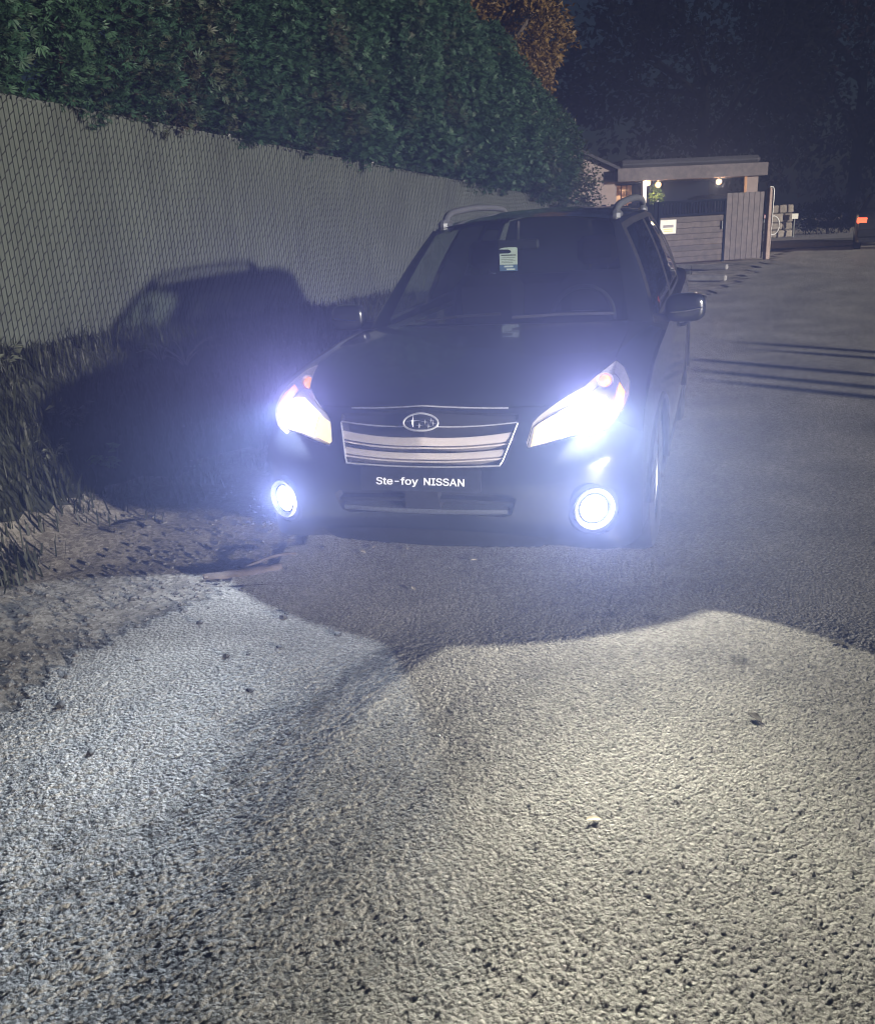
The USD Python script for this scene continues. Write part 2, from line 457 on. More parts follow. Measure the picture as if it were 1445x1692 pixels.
fine = grid(np.stack([Xg, Yg, Z.reshape(Xg.shape)], -1))
if fine.face_normals[:, 2].mean() < 0:
    fine.invert()
c = fine.triangles_center
s_, e_ = along(c[:, 0], c[:, 1])
fine.update_faces(e_ - road_edge(s_) < 0.06)
fine.remove_unreferenced_vertices()
cxs = np.unique(np.r_[-31, -20, -8, np.arange(-5, 5, 0.1), gx[0], gx[-1], np.arange(5, 12, 0.5), 16, 24, 30, 35])
cys = np.unique(np.r_[-10, -6, -3, -1, 0, np.arange(0.5, 9, 0.1), gy[0], gy[-1], np.arange(9, 27, 0.4), 27, 34, 46, 53])


def road_out(x, y):
    s, e = along(x, y)
    return ((e - road_edge(s)) > 0.0) | ((x > gx[0]) & (x < gx[-1]) & (y > gy[0]) & (y < gy[-1])) | ((x > 8.2) & (y > 27))


coarse = sheet(cxs, cys, lambda x, y: np.zeros_like(x), road_out)
road_mesh = join([fine, coarse])
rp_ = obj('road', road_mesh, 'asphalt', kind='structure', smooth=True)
# worn dark seam on the left, and a few old oil spots
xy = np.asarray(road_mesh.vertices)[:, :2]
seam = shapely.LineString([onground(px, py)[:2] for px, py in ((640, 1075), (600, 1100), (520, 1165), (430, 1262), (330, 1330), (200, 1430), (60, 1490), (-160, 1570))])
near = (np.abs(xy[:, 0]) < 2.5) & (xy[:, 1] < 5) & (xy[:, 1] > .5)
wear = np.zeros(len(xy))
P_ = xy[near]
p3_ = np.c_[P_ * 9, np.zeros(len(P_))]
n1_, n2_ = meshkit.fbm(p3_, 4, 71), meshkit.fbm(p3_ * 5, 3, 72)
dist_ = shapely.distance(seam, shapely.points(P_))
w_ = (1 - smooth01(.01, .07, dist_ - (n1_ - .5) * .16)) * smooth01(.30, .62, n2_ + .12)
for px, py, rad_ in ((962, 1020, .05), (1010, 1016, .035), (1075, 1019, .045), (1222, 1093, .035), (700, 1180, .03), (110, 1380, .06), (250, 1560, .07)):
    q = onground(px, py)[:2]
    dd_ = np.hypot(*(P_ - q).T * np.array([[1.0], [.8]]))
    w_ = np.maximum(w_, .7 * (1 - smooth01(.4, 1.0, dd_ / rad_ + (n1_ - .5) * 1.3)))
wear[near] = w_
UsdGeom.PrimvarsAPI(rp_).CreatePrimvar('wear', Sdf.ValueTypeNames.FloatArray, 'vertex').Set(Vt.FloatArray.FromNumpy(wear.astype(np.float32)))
obj('lawn', sheet(np.array([8.2, 12, 16, 20, 30, 35]), np.array([27.0, 29, 31]), lambda x, y: np.zeros_like(x) + 0.03), 'lawn_soil', kind='structure')
obj('pavement', sheet(np.array([8.2, 12, 16, 20, 30, 35]), np.array([31.0, 33, 35.5]), lambda x, y: np.zeros_like(x) + 0.012), 'concrete', kind='structure')

# ------------------------------------------------------------------ the fence with slats woven into chain link
fdir = (FENCE1 - FENCE0) / np.linalg.norm(FENCE1 - FENCE0)
FL = float(np.linalg.norm(FENCE1 - FENCE0))
fn = np.array([fdir[1], -fdir[0]])                                   # towards the road


def fpt(s, off=0.0):
    return FENCE0 + fdir * s + fn * off


def ftop(s):
    return FTOP0 + (FTOP1 - FTOP0) * s / FL


def fbase(s):
    return float(bank(*fpt(s))) - 0.02


fence = thing('privacy_fence', 'long chain link fence woven with grey beige slats, below the cedar hedge', 'fence')
PITCHX, PERIOD, START = 0.0465, 0.127, -0.80
nsl = int((FL - START) / PITCHX)
T3 = np.array([[fdir[0], fdir[1], 0], [fn[0], fn[1], 0], [0, 0, 1.0]])


def fworld(P):
    """(along, towards road, z) -> world"""
    return P @ T3 + np.array([FENCE0[0], FENCE0[1], 0])


wires, far_slats = [], []
for k in range(nsl):
    s0 = START + k * PITCHX
    zb, zt = fbase(s0), ftop(s0)
    w = PITCHX * 0.80
    b = box(s0 + 0.0047, s0 + 0.0047 + w, -0.003, 0.003, zb, zt - 0.01 - 0.05 * rng.random())
    b.vertices = fworld(b.vertices)
    if k < 298:
        obj('slat', b, 'slat', fence)
    else:
        far_slats.append(b)
    n = int((zt - zb) / (PERIOD / 4)) + 6
    j = np.arange(n)
    z = zb - PERIOD + (j // 4) * PERIOD + np.choose(j % 4, [0.0, 0.034, 0.0635, 0.0975]) + (PERIOD / 2 if k % 2 else 0)
    pz = np.stack([s0 + PITCHX * np.choose(j % 4, [0.02, 0.98, 0.98, 0.02]), np.choose(j % 4, [0.0058, 0.0058, -0.0058, -0.0058]), z], -1)
    pz = pz[(z > zb - 0.1) & (z < zt + 0.02)]
    wires.append(tube(fworld(pz), 0.0040, 3, False))
obj('far_slats', far_slats, 'slat', fence, kind='stuff')
obj('wire_mesh', wires, 'wire', fence, kind='stuff')
rail = [np.r_[fpt(s, -0.045), ftop(s) - 0.03] for s in np.linspace(START, FL, 24)]
obj('top_rail', tube(rail, 0.021, 8), 'post_metal', fence, smooth=40)
for s in np.arange(-.2, FL + 0.1, 3.04):
    p = fpt(s, -0.07)
    obj('fence_post', tube([[*p, fbase(s) - 0.3], [*p, ftop(s) + 0.02]], 0.032, 8), 'post_metal', fence, smooth=40)

# ------------------------------------------------------------------ cedar hedge


def fan_spray(size, r):
    """flat, branching cedar spray: five narrow leaflets in a fan"""
    V, Fc = [], []
    for a, L in zip(np.radians([-48, -24, 0, 26, 50]), (0.7, 0.9, 1.0, 0.88, 0.65)):
        a = a + r.normal(0, 0.09)
        d = np.array([math.sin(a), math.cos(a), 0])
        n = np.array([d[1], -d[0], 0])
        L = L * size * r.uniform(0.8, 1.15)
        w = 0.10 * size
        k = len(V)
        V += [d * L * 0.12, d * L * 0.6 + n * w + [0, 0, -0.05 * L], d * L + [0, 0, -0.16 * L], d * L * 0.6 - n * w + [0, 0, -0.05 * L]]
        Fc += [[k, k + 1, k + 2], [k, k + 2, k + 3]]
    return np.array(V), np.array(Fc)


def scatter(base_list, pos, nrm, up, r, roll=0.5):
    """place small meshes with their y axis along nrm-ish directions"""
    pos, y, up = np.asarray(pos, float), np.asarray(nrm, float), np.asarray(up, float)
    y = y / (np.linalg.norm(y, axis=1, keepdims=True) + 1e-9)
    x = np.cross(y, np.array([0, 0, 1.0]) + r.normal(0, roll, y.shape))
    x /= np.linalg.norm(x, axis=1, keepdims=True) + 1e-9
    fr_ = np.stack([x, y, np.cross(x, y)], 1)
    pick = r.integers(len(base_list), size=len(pos))
    V, Fc, n = [], [], 0
    for k, (v, f) in enumerate(base_list):
        m = pick == k
        q = np.einsum('vi,nij->nvj', v, fr_[m]) * up[m][:, None, None] + pos[m][:, None]
        V.append(q.reshape(-1, 3))
        Fc.append((f[None] + n + (np.arange(m.sum()) * len(v))[:, None, None]).reshape(-1, 3))
        n += len(V[-1])
    return trimesh.Trimesh(np.vstack(V), np.vstack(Fc), process=False)


def cedar_mesh(h, rad, n, seed, clear):
    """clear: height above which the foliage hangs out over the fence"""
    r = np.random.default_rng(seed)
    base = [fan_spray(1.0, r) for _ in range(8)]
    z = r.random(n) ** 0.9
    ang = r.uniform(0, 2 * np.pi, n)
    lump = meshkit.fbm(np.c_[np.cos(ang) * 2.7, np.sin(ang) * 2.7, z * h * .55], 3, seed)
    over = smooth01(-.22, .18, z * h - clear + (lump - .5) * .5)
    prof = rad * (.37 + .73 * over) * np.minimum(1.0, (1 - z) * 3.2 + 0.12) ** 0.7
    rr = prof * (0.42 + 1.05 * lump) * r.uniform(0.78, 1.03, n)
    pos = np.c_[rr * np.cos(ang), rr * np.sin(ang), 0.15 + z * (h - 0.3)]
    d = np.c_[np.cos(ang), np.sin(ang), r.uniform(-0.6, 0.8, n)] + r.normal(0, 0.35, (n, 3))
    return scatter(base, pos, d, r.uniform(0.045, 0.105, n), r)


def cedar(seed, h, label, loc, rz, n, clear):
    t = thing('cedar_tree', label, 'cedar', loc, rz, 'cedars of the hedge behind the fence')
    obj('foliage', cedar_mesh(h, 0.86, n, seed, clear), 'cedar_leaf', t)
    obj('trunk', tube([[0, 0, -0.3], [0.02, 0, h * 0.5], [0, 0.02, h * 0.9]], [0.08, 0.055, 0.01], 7), 'bark', t, smooth=40)
    return t


where = ['at the left edge of the picture, over the nearest slats', 'second along the hedge from the left edge of the picture', 'over the left part of the fence, third along the hedge',
         'fourth along the hedge, above the fence left of the car', 'fifth along the hedge, above the dark patch of the fence', 'sixth along the hedge', 'seventh along the hedge', 'eighth along the hedge',
         'ninth along the hedge, left of the car roof', 'tenth along the hedge, left of the car roof', 'eleventh along the hedge, above the car mirror side', 'twelfth along the hedge, above the near roof rail',
         'thirteenth along the hedge, above the roof rail', 'fourteenth along the hedge, just left of the golden tree', 'fifteenth along the hedge, below the golden leaves', 'sixteenth along the hedge, below the golden tree',
         'seventeenth along the hedge, a lower one', 'eighteenth and last tall one before the leafy shrub']
protos = {}
for k in range(18):
    s = -0.4 + k * 0.82 + rng.uniform(-0.08, 0.08)
    if s > 14.2:
        break
    zone = 0 if k < 7 else 1 if k < 12 else 2
    p = fpt(s, -0.52 + rng.uniform(-0.08, 0.08))
    zb = float(bank(*p)) - 0.1
    H0 = (5.6, 5.2, 4.3)[zone]
    top = float(np.interp(s / FL, [-0.2, 0.5, 0.64, 0.70, 0.76, 0.82, 0.9, 1.0], [6.0, 5.7, 5.5, 4.6, 4.25, 4.0, 3.7, 3.4])) + rng.uniform(-.1, .1)
    lab = 'dark green cedar ' + where[min(k, len(where) - 1)]
    v = (zone, k % 2)
    if v not in protos:
        protos[v] = cedar(30 + zone * 2 + k % 2, H0, lab, (p[0], p[1], zb), rng.uniform(0, 6.28), 18000, ftop(s) - zb)
    else:
        copy(protos[v], lab, (p[0], p[1], zb), rng.uniform(0, 6.28), scale=(1, 1, (top - zb) / H0))


def leaf_shape(r, fold=0.25):
    v = np.array([[0, 0, 0], [0.28, 0.45, fold * 0.4], [0, 1, -0.1], [-0.28, 0.45, fold * 0.4], [0, 0.5, 0]], float)
    return v, np.array([[0, 1, 4], [1, 2, 4], [2, 3, 4], [3, 0, 4]])


def crown(center, radii, n, size, seed, clump=2.2, hollow=0.35, droop=0.0):
    r = np.random.default_rng(seed)
    base = [leaf_shape(r)]
    m = n * 3
    d = r.normal(0, 1, (m, 3))
    d /= np.linalg.norm(d, axis=1)[:, None]
    rr = r.uniform(hollow, 1.0, m) ** 0.6
    dens = meshkit.fbm(d * clump + seed, 3, seed)
    reach = 0.62 + 0.75 * dens
    pos = d * (rr * reach)[:, None] * np.asarray(radii)
    holes = meshkit.fbm(pos * 1.7 / np.mean(radii) * clump + 9, 3, seed + 5)
    pos = pos[holes > 0.47][:n]
    dd = pos / np.asarray(radii) + r.normal(0, 0.7, pos.shape) + [0, 0, -droop]
    return scatter(base, pos + center, dd, r.uniform(0.6, 1.25, len(pos)) * size, r, 1.0)


def tree(name, label, cat, loc, h, trunk_h, radii, n, size, mat, seed, group=None, tr=0.12):
    t = thing(name, label, cat, loc, 0, group)
    r = np.random.default_rng(seed)
    obj('crown', crown([0, 0, h - radii[2]], radii, n, size, seed), mat, t)
    limbs = [tube([[0, 0, -0.3], [0.05, 0.02, trunk_h * 0.5], [0.02, 0.05, h - radii[2]]], [tr * 1.2, tr, tr * 0.55], 8)]
    for _ in range(7):
        a = r.uniform(0, 6.28)
        z0 = r.uniform(trunk_h * 0.7, h - radii[2])
        e = np.array([math.cos(a) * radii[0] * 0.7, math.sin(a) * radii[1] * 0.7, h - radii[2] + r.uniform(-0.2, 0.6) * radii[2]])
        st = np.array([0.03, 0.04, z0])
        limbs.append(tube([st, st * 0.5 + e * 0.5 + [0, 0, 0.1], e], [tr * 0.5, tr * 0.3, tr * 0.08], 6))
    obj('trunk', limbs, 'night_bark' if name == 'street_tree' else 'bark', t, smooth=40)
    return t


# broad-leaved shrub at the far end of the hedge
p = fpt(14.9, -0.6)
for i, (s, off, h, rad, lab) in enumerate(((15.1, -0.6, 3.5, 0.95, 'leafy brownish green shrub at the far end of the hedge, over the fence end'),
                                          (16.5, -0.75, 2.85, 0.9, 'low leafy shrub beside the pale house wall, last of the hedge'))):
    q = fpt(s, off)
    tree('leafy_shrub', lab, 'shrub', (q[0], q[1], 0), h, 0.6, (rad, rad, h * 0.5), 5200, 0.085, 'shrub_leaf', 60 + i, tr=0.05)
g = unpix(838, 22, 22.0)
tree('autumn_tree', 'golden leaved tree rising behind the hedge at the top of the picture', 'tree', (g[0], g[1], 0), g[2] + 1.5, 2.0, (1.35, 1.25, 1.9), 10000, 0.13, 'gold_leaf', 81)
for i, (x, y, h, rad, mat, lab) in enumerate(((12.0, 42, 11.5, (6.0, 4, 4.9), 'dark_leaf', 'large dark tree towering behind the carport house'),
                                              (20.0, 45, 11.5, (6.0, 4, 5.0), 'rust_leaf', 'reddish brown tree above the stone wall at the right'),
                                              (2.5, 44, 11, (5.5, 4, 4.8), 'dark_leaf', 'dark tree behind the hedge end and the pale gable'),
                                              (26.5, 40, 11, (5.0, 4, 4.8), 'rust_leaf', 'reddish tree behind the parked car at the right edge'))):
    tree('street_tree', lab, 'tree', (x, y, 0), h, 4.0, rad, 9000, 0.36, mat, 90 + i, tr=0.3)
# ------------------------------------------------------------------ the car: nose surface as a table v(u, w), w = height along a line of sight tilted 30 degrees
def plan(u):
    return np.interp(u, [0, .2, .4, .55, .65, .72, .78, .83, .87], [0, .006, .03, .065, .105, .15, .205, .28, .42])


plan_s = PchipInterpolator([0, .2, .4, .55, .65, .72, .78, .83, .87], [0, .006, .03, .065, .105, .15, .205, .28, .42])
UPPER = {0.0: [(.045, .72), (.075, .83), (.14, .895), (.35, .945), (.75, .995), (1.30, 1.05)],
         0.45: [(.13, .72), (.19, .82), (.27, .885), (.45, .94), (.80, .985), (1.38, 1.04)],
         0.735: [(.215, .72), (.265, .80), (.37, .87), (.62, .94), (1.0, .985), (1.62, 1.01)],
         0.87: [(.43, .72), (.46, .80), (.55, .86), (.78, .91), (1.1, .95), (1.66, .985)]}
UP = PchipInterpolator(sorted(UPPER), np.array([UPPER[k] for k in sorted(UPPER)]))
CB, SB = math.cos(math.radians(30)), math.sin(math.radians(30))
NU, NW, WLO, WHI = 121, 401, 0.20, 1.80


def profile(u):
    P, k = float(plan_s(u)), 1 - float(smooth01(.5, .87, u))
    low = [(P + .16 * k + .01, .235), (P + .06 * k, .33), (P + .02 * k, .43), (P, .55), (P + .015 * k, .62)]
    return np.array(low + [tuple(x) for x in UP(u)])


VT = np.zeros((NU, NW))
UT = np.linspace(0, .87, NU)
WT = np.linspace(WLO, WHI, NW)
WEND = np.zeros((NU, 2))
for i, u in enumerate(UT):
    pr = profile(u)
    t = np.r_[0, np.cumsum(np.hypot(*np.diff(pr, axis=0).T))]
    q = PchipInterpolator(t, pr)(np.linspace(0, t[-1], 600))
    w = q[:, 1] * CB + q[:, 0] * SB
    w = np.maximum.accumulate(w + np.arange(600) * 1e-9)
    WEND[i] = w[0], w[-1]
    VT[i] = np.interp(WT, w, q[:, 0])


def nose(u, w, off=0.0):
    """points of the nose surface, moved out along its normal by off"""
    u, w = np.asarray(u, float), np.asarray(w, float)

    def P(u, w):
        v = map_coordinates(VT, [np.abs(u) / .87 * (NU - 1), (w - WLO) / (WHI - WLO) * (NW - 1)], order=1, mode='nearest')
        return np.stack([u, v, (w - v * SB) / CB], -1)
    p = P(u, w)
    if np.any(off):
        e = 0.006
        n = np.cross(P(u + e, w) - P(u - e, w), P(u, w + e) - P(u, w - e))
        n /= np.linalg.norm(n, axis=-1, keepdims=True) + 1e-12
        n *= np.where((n[..., 1:2] * SB * 0 + (-n[..., 1:2] * CB + n[..., 2:3] * SB)) >= 0, 1, -1)
        p = p + n * (off[..., None] if np.ndim(off) else off)
    return p


CX, CY, PSI, TILT = -0.0874 + 0.012 + 0.017, 3.6235, 0.30845, 0.021
car = thing('parked_wagon', 'dark station wagon with its headlights and round fog lamps blazing, facing the camera', 'car', (CX, CY, 0), -PSI)
car.GetAttribute('xformOp:rotateZ')
UsdGeom.Xformable(car).AddRotateYOp().Set(-math.degrees(TILT))


def car_world(p):
    u, v, z = p
    ct, st = math.cos(TILT), math.sin(TILT)
    u, z = u * ct - z * st, u * st + z * ct
    c, s = math.cos(PSI), math.sin(PSI)
    return np.array([CX + u * c + v * s, CY - u * s + v * c, z])


def car_dir(d):
    return car_world(d) - car_world((0, 0, 0))


def mirror(pts):
    return [(-x, y) for x, y in pts]


LENS = [(.725, 1.175), (.70, 1.115), (.63, .97), (.555, .89), (.47, .80), (.448, .768), (.43, .682), (.44, .667), (.505, .689), (.593, .723), (.65, .744), (.675, .731), (.704, .750),
        (.74, .775), (.775, .83), (.80, .90), (.808, .96), (.80, 1.045), (.765, 1.13)]
LOW = [(.545, .845), (.66, .945), (.725, .955), (.758, .90), (.762, .83), (.735, .785), (.70, .763), (.66, .755), (.56, .722)]
HIGH = [(.458, .76), (.485, .79), (.538, .836), (.553, .724), (.51, .706), (.447, .683)]
MARK = [(.765, 1.03), (.795, .975), (.796, .885), (.776, .845), (.768, .90)]
uu = np.linspace(-.87, .87, 121)
w0 = np.interp(np.abs(uu), UT, WEND[:, 0]) + 0.001
w1 = np.interp(np.abs(uu), UT, WEND[:, 1]) - 0.001
whole = Polygon(np.r_[np.c_[uu, w0], np.c_[uu, w1][::-1]])
lensR, lensL = Polygon(LENS), Polygon(mirror(LENS))
lenses = lensR.union(lensL)
hh = np.linspace(-.716, .716, 61)
hood_zone = Polygon(np.r_[np.c_[hh, .818 + .15 * hh ** 2], [(.716, 1.8), (-.716, 1.8)]]).difference(lenses.buffer(.004)).intersection(whole)
hood_zone = max(getattr(hood_zone, 'geoms', [hood_zone]), key=lambda g: g.area)
fendR = shapely.box(.721, .815, .88, 1.8).difference(lensR.buffer(.004)).intersection(whole)
fendR = max(getattr(fendR, 'geoms', [fendR]), key=lambda g: g.area)
gu = np.linspace(-.335, .335, 41)
GRILLE = Polygon([(-.392, .803), *[(x, .795 + .06 * x * x) for x in np.linspace(-.38, .38, 21)], (.392, .803), (.388, .775), (.342, .600), (.334, .584), *[(x, .564 + .14 * x * x) for x in gu[::-1]], (-.334, .584), (-.342, .600), (-.388, .775)]).buffer(0)
FOGU, FOGW = .697, .453
fogs = Point(FOGU, FOGW).buffer(.092, 24).union(Point(-FOGU, FOGW).buffer(.092, 24))
INTAKE = Polygon([(-.375, .468), (.375, .468), (.40, .455), (.375, .40), (.34, .388), (-.34, .388), (-.375, .40), (-.40, .455)])
LOWER = Polygon([(-.50, .335), (.50, .335), (.42, .262), (-.42, .262)])
fendL = shapely.affinity.scale(fendR, -1, 1, origin=(0, 0))
bumper = whole.difference(shapely.union_all([hood_zone.buffer(.005), fendR.buffer(.004), fendL.buffer(.004), lenses.buffer(.004), GRILLE, fogs, INTAKE]))
bumper = shapely.union_all([g for g in getattr(bumper, 'geoms', [bumper]) if g.area > .002])
UG = np.unique(np.r_[np.arange(-.875, -.6, .0125), np.arange(-.6, .6, .025), np.arange(.6, .88, .0125)])
WG = np.unique(np.r_[np.arange(.2, 1.0, .016), np.arange(1.0, 1.82, .03)])


def patch(poly, off=0.0, ug=UG, wg=WG):
    v, f = clip_grid(poly, ug, wg)
    return trimesh.Trimesh(nose(v[:, 0], v[:, 1], off), f, process=False)


def band(poly, o1, o2, step=.01, shrink=0.0):
    """wall of a recess along the outline of poly, between two depths"""
    out = []
    for g in getattr(poly, 'geoms', [poly]):
        a = np.array(g.exterior.segmentize(step).coords)
        b = a
        if shrink:
            c = a.mean(0)
            b = a + (c - a) * shrink
        out.append(grid(np.stack([nose(a[:, 0], a[:, 1], o1), nose(b[:, 0], b[:, 1], o2)])))
    return join(out)


obj('hood', [patch(hood_zone), band(hood_zone, 0, -.02)], 'car_paint', car, smooth=35)
bp = obj('front_bumper', [patch(bumper), band(bumper, 0, -.015)], 'car_paint', car, smooth=35)
obj('lower_lip', patch(LOWER.intersection(whole), .006), 'black_plastic', bp, smooth=35)
for z in (fendR, fendL):
    obj('fender', [patch(z), band(z, 0, -.015)], 'car_paint', car, smooth=35)
obj('engine_bay', [box(-.60, .60, .42, 1.5, .28, .74, .05), box(-.30, .30, .22, .42, .30, .70)], 'deep_black', car)

# grille: dark recess, upper wing with chrome edges, two wide silver bars, chrome frame
gr = obj('grille', [patch(GRILLE, -.05), band(GRILLE, .004, -.05)], 'deep_black', car)


def strip(fn0, fn1, ul, o0, o1, n=49):
    """bar that follows the nose between two w curves, bulging outwards"""
    us = np.linspace(-ul, ul, n)
    a, b = fn0(us), fn1(us)
    rows = [nose(us, a, o0), nose(us, a, o1), nose(us, a * .5 + b * .5, o1 + .003), nose(us, b, o1), nose(us, b, o0)]
    return grid(np.stack(rows))


obj('grille_bar', strip(lambda u: .681 + .33 * u * u, lambda u: .648 + .31 * u * u, .374, -.05, .000), 'satin_silver', gr, smooth=40)
obj('grille_bar', strip(lambda u: .619 + .28 * u * u, lambda u: .593 + .25 * u * u, .352, -.05, .000), 'satin_silver', gr, smooth=40)
obj('bar_lip', strip(lambda u: .6435 + .30 * u * u, lambda u: .636 + .30 * u * u, .370, -.05, -.002), 'satin_silver', gr, smooth=40)
obj('bar_lip', strip(lambda u: .588 + .25 * u * u, lambda u: .581 + .24 * u * u, .346, -.05, -.002), 'satin_silver', gr, smooth=40)
obj('upper_wing', strip(lambda u: .788 + .08 * u * u, lambda u: .732 + .28 * u * u, .380, -.05, -.012), 'black_plastic', gr, smooth=40)
us = np.linspace(-.385, .385, 41)
obj('chrome_trim', [tube(nose(us, .726 + .28 * us * us, .003), .0030, 6), tube(nose(us[2:-2], 812e-3 + .13 * us[2:-2] ** 2, .003), .0032, 6)], 'bright_trim', gr, smooth=50)
fr = np.array([(-.389, .765), (-.343, .60), (-.334, .582), *[(x, .563 + .14 * x * x) for x in gu], (.334, .582), (.343, .60), (.389, .765)])
obj('chrome_frame', tube(nose(fr[:, 0], fr[:, 1], .003), .0036, 6), 'bright_trim', gr, smooth=50)
# the oval emblem with one large and five small stars
EW = .741
g = np.linspace(0, 2 * np.pi, 49)
oval = Polygon(np.c_[.070 * np.cos(g), EW + .032 * np.sin(g)])
em = obj('emblem', patch(oval, .012, np.linspace(-.08, .08, 9), np.linspace(EW - .04, EW + .04, 7)), 'plate_black', car, smooth=40)
obj('emblem_ring', [tube(nose(.072 * np.cos(g), EW + .033 * np.sin(g), .013), .0045, 6, False)], 'bright_trim', em, smooth=50)


def star(cx, cy, r, thin=.16):
    pts = []
    for k in range(8):
        a = k * np.pi / 4 + np.pi / 2
        q = r if k % 2 == 0 else r * thin
        pts.append((cx + q * math.cos(a) * 1.15, EW + cy * .9 + q * math.sin(a) * .9))
    p2 = np.array(pts)
    v = np.vstack([nose(p2[:, 0], p2[:, 1], .0135), nose(np.array([cx]), np.array([EW + cy * .9]), .019)])
    return trimesh.Trimesh(v, [[k, (k + 1) % 8, 8] for k in range(8)], process=False)


obj('star', star(-.028, .006, .027), 'bright_trim', em)
for cx_, cy_ in ((.019, .001), (.044, .010), (.000, -.016), (.034, -.016), (.052, -.002)):
    obj('star', star(cx_, cy_, .0125, .2), 'bright_trim', em)
# dealer plate
pl = Polygon([(-.255, .470), (.255, .470), (.26, .475), (.26, .556), (.255, .560), (-.255, .560), (-.26, .556), (-.26, .475)])
pt = obj('dealer_plate', [patch(pl, .010, np.linspace(-.27, .27, 25), np.linspace(.46, .57, 8)), band(pl, .010, -.004)], 'plate_black', car, smooth=40)
txt = []
for word, x0, wd in (('Ste-foy', -.188, .186), ('NISSAN', .022, .172)):
    tm = meshkit.text_mesh(word, .030, .002, bold=True)
    b = tm.bounds
    v = tm.vertices.copy()
    v[:, 0] = x0 + (v[:, 0] - b[0, 0]) * wd / (b[1, 0] - b[0, 0])
    tm.vertices = nose(v[:, 0], .493 + v[:, 1] * CB, .0115 + v[:, 2])
    txt.append(tm)
for tm in txt:
    obj('plate_word', tm, 'letter_white', pt)
# lower intake with centre block and slats
it = obj('lower_intake', [patch(INTAKE, -.05), band(INTAKE, .002, -.05)], 'deep_black', car)
obj('intake_slat', strip(lambda u: .437 + 0 * u, lambda u: .424 + 0 * u, .385, -.05, -.012), 'black_plastic', it, smooth=40)
obj('intake_edge', strip(lambda u: .404 + .1 * u * u, lambda u: .388 + .1 * u * u, .36, -.05, .004), 'grey_rail', it, smooth=40)
ctr = Polygon([(-.075, .385), (.085, .385), (.075, .468), (-.065, .468)])
obj('centre_block', [patch(ctr, .002), band(ctr, .002, -.05)], 'black_plastic', it, smooth=35)

# headlights and fog lamps
lights = []
for sgn, side in ((1, 'right'), (-1, 'left')):
    mx = (lambda q: q) if sgn > 0 else mirror
    L = Polygon(mx(LENS))
    hl = obj('headlight', [patch(L.buffer(-.003), -.060), band(L, .000, -.060)], 'lamp_housing', car, smooth=35)
    low = Polygon(mx(LOW))
    obj('low_beam', [patch(low, -.030), band(low, -.030, -.058)], 'low_beam_light', hl, smooth=35)
    hi = Polygon(mx(HIGH))
    obj('high_beam', [patch(hi, -.030), band(hi, -.030, -.058)], 'high_beam_light', hl, smooth=35)
    mk = Polygon(mx(MARK))
    obj('side_marker', [patch(mk, -.008), band(mk, -.008, -.04)], 'amber_plastic', hl, smooth=35)
    c = nose(np.array([sgn * .703]), np.array([1.052]), -.022)[0]
    dn = np.array([sgn * .10, -.93, .30])
    obj('bulb_ring', orient(lathe([(.026, -.02), (.030, .004), (.034, .006), (.037, .0), (.034, -.02)], 32), c, dn), 'bright_trim', hl, smooth=40)
    obj('turn_bulb', orient(lathe([(.0005, .012), (.013, .008), (.022, .0), (.027, -.016)], 24), c, dn), 'amber_plastic', hl, smooth=60)
    obj('lens', patch(L.buffer(.002), .001), 'clear_lens', hl, smooth=35)
    # fog lamp
    c = nose(np.array([sgn * FOGU]), np.array([FOGW]), 0.0)[0]
    dn = np.array([sgn * .45, -.88, .02])
    dn /= np.linalg.norm(dn)
    fg = obj('fog_lamp', orient(lathe([(.063, -.012), (.066, -.004), (.075, .006), (.083, .017), (.087, .012), (.085, -.03)], 48), c, dn), 'lamp_rim', car, smooth=40)
    obj('fog_lens', orient(lathe([(.0005, .008), (.03, .007), (.050, .002), (.059, -.006)], 40), c, dn), 'fog_light', fg, smooth=60)
    obj('gasket', orient(lathe([(.0585, .0), (.0600, .0035), (.0645, .0035), (.066, -.004)], 40), c, dn), 'deep_black', fg, smooth=40)
    obj('fog_surround', [orient(lathe([(.083, .002), (.105, -.004), (.12, -.03), (.12, -.08)], 40), c, dn)], 'black_plastic', fg, smooth=40)
    lights.append((sgn, car_world(nose(np.array([sgn * .66]), np.array([.85]), .055)[0]), car_world(c + dn * .014), car_world(nose(np.array([sgn * .66]), np.array([.85]), .018)[0])))

# ---- sides: door skins with wheel openings
UPP = PchipInterpolator([.42, .60, .95, 1.6, 2.6, 3.7, 4.3, 4.6, 4.72], [.870, .888, .902, .910, .912, .906, .885, .84, .77])


def ztop(v):
    return np.interp(v, [.42, .46, .55, .78, 1.1, 1.66, 2.0, 4.2, 4.72], [.72, .80, .86, .91, .95, .985, 1.0, 1.05, 1.06])


vs = np.unique(np.r_[np.linspace(.42, 1.5, 45), np.linspace(1.5, 4.72, 60)])
ts = np.linspace(0, 1, 30)
zz = np.linspace(.24, 1.07, 34)
side2d = Polygon(np.r_[[(x, .26) for x in vs], [(x, ztop(x)) for x in vs[::-1]]])
for vc in (.96, 3.70):
    side2d = side2d.difference(Point(vc, .34).buffer(.395, 24)).difference(shapely.box(vc - .395, 0, vc + .395, .34))
seams = [1.62, 2.82, 3.62]


def side_xyz(v, z, off=0.0):
    t = (z - .24) / np.maximum(ztop(v) - .24, .1)
    bul = .012 * np.sin(np.clip(t, 0, 1) * np.pi) - .02 * np.clip(1 - t * 3, 0, 1) - .018 * smooth01(.85, 1.02, t)
    return np.stack([UPP(v) + bul * smooth01(.42, .9, v) + off, v, z], -1)


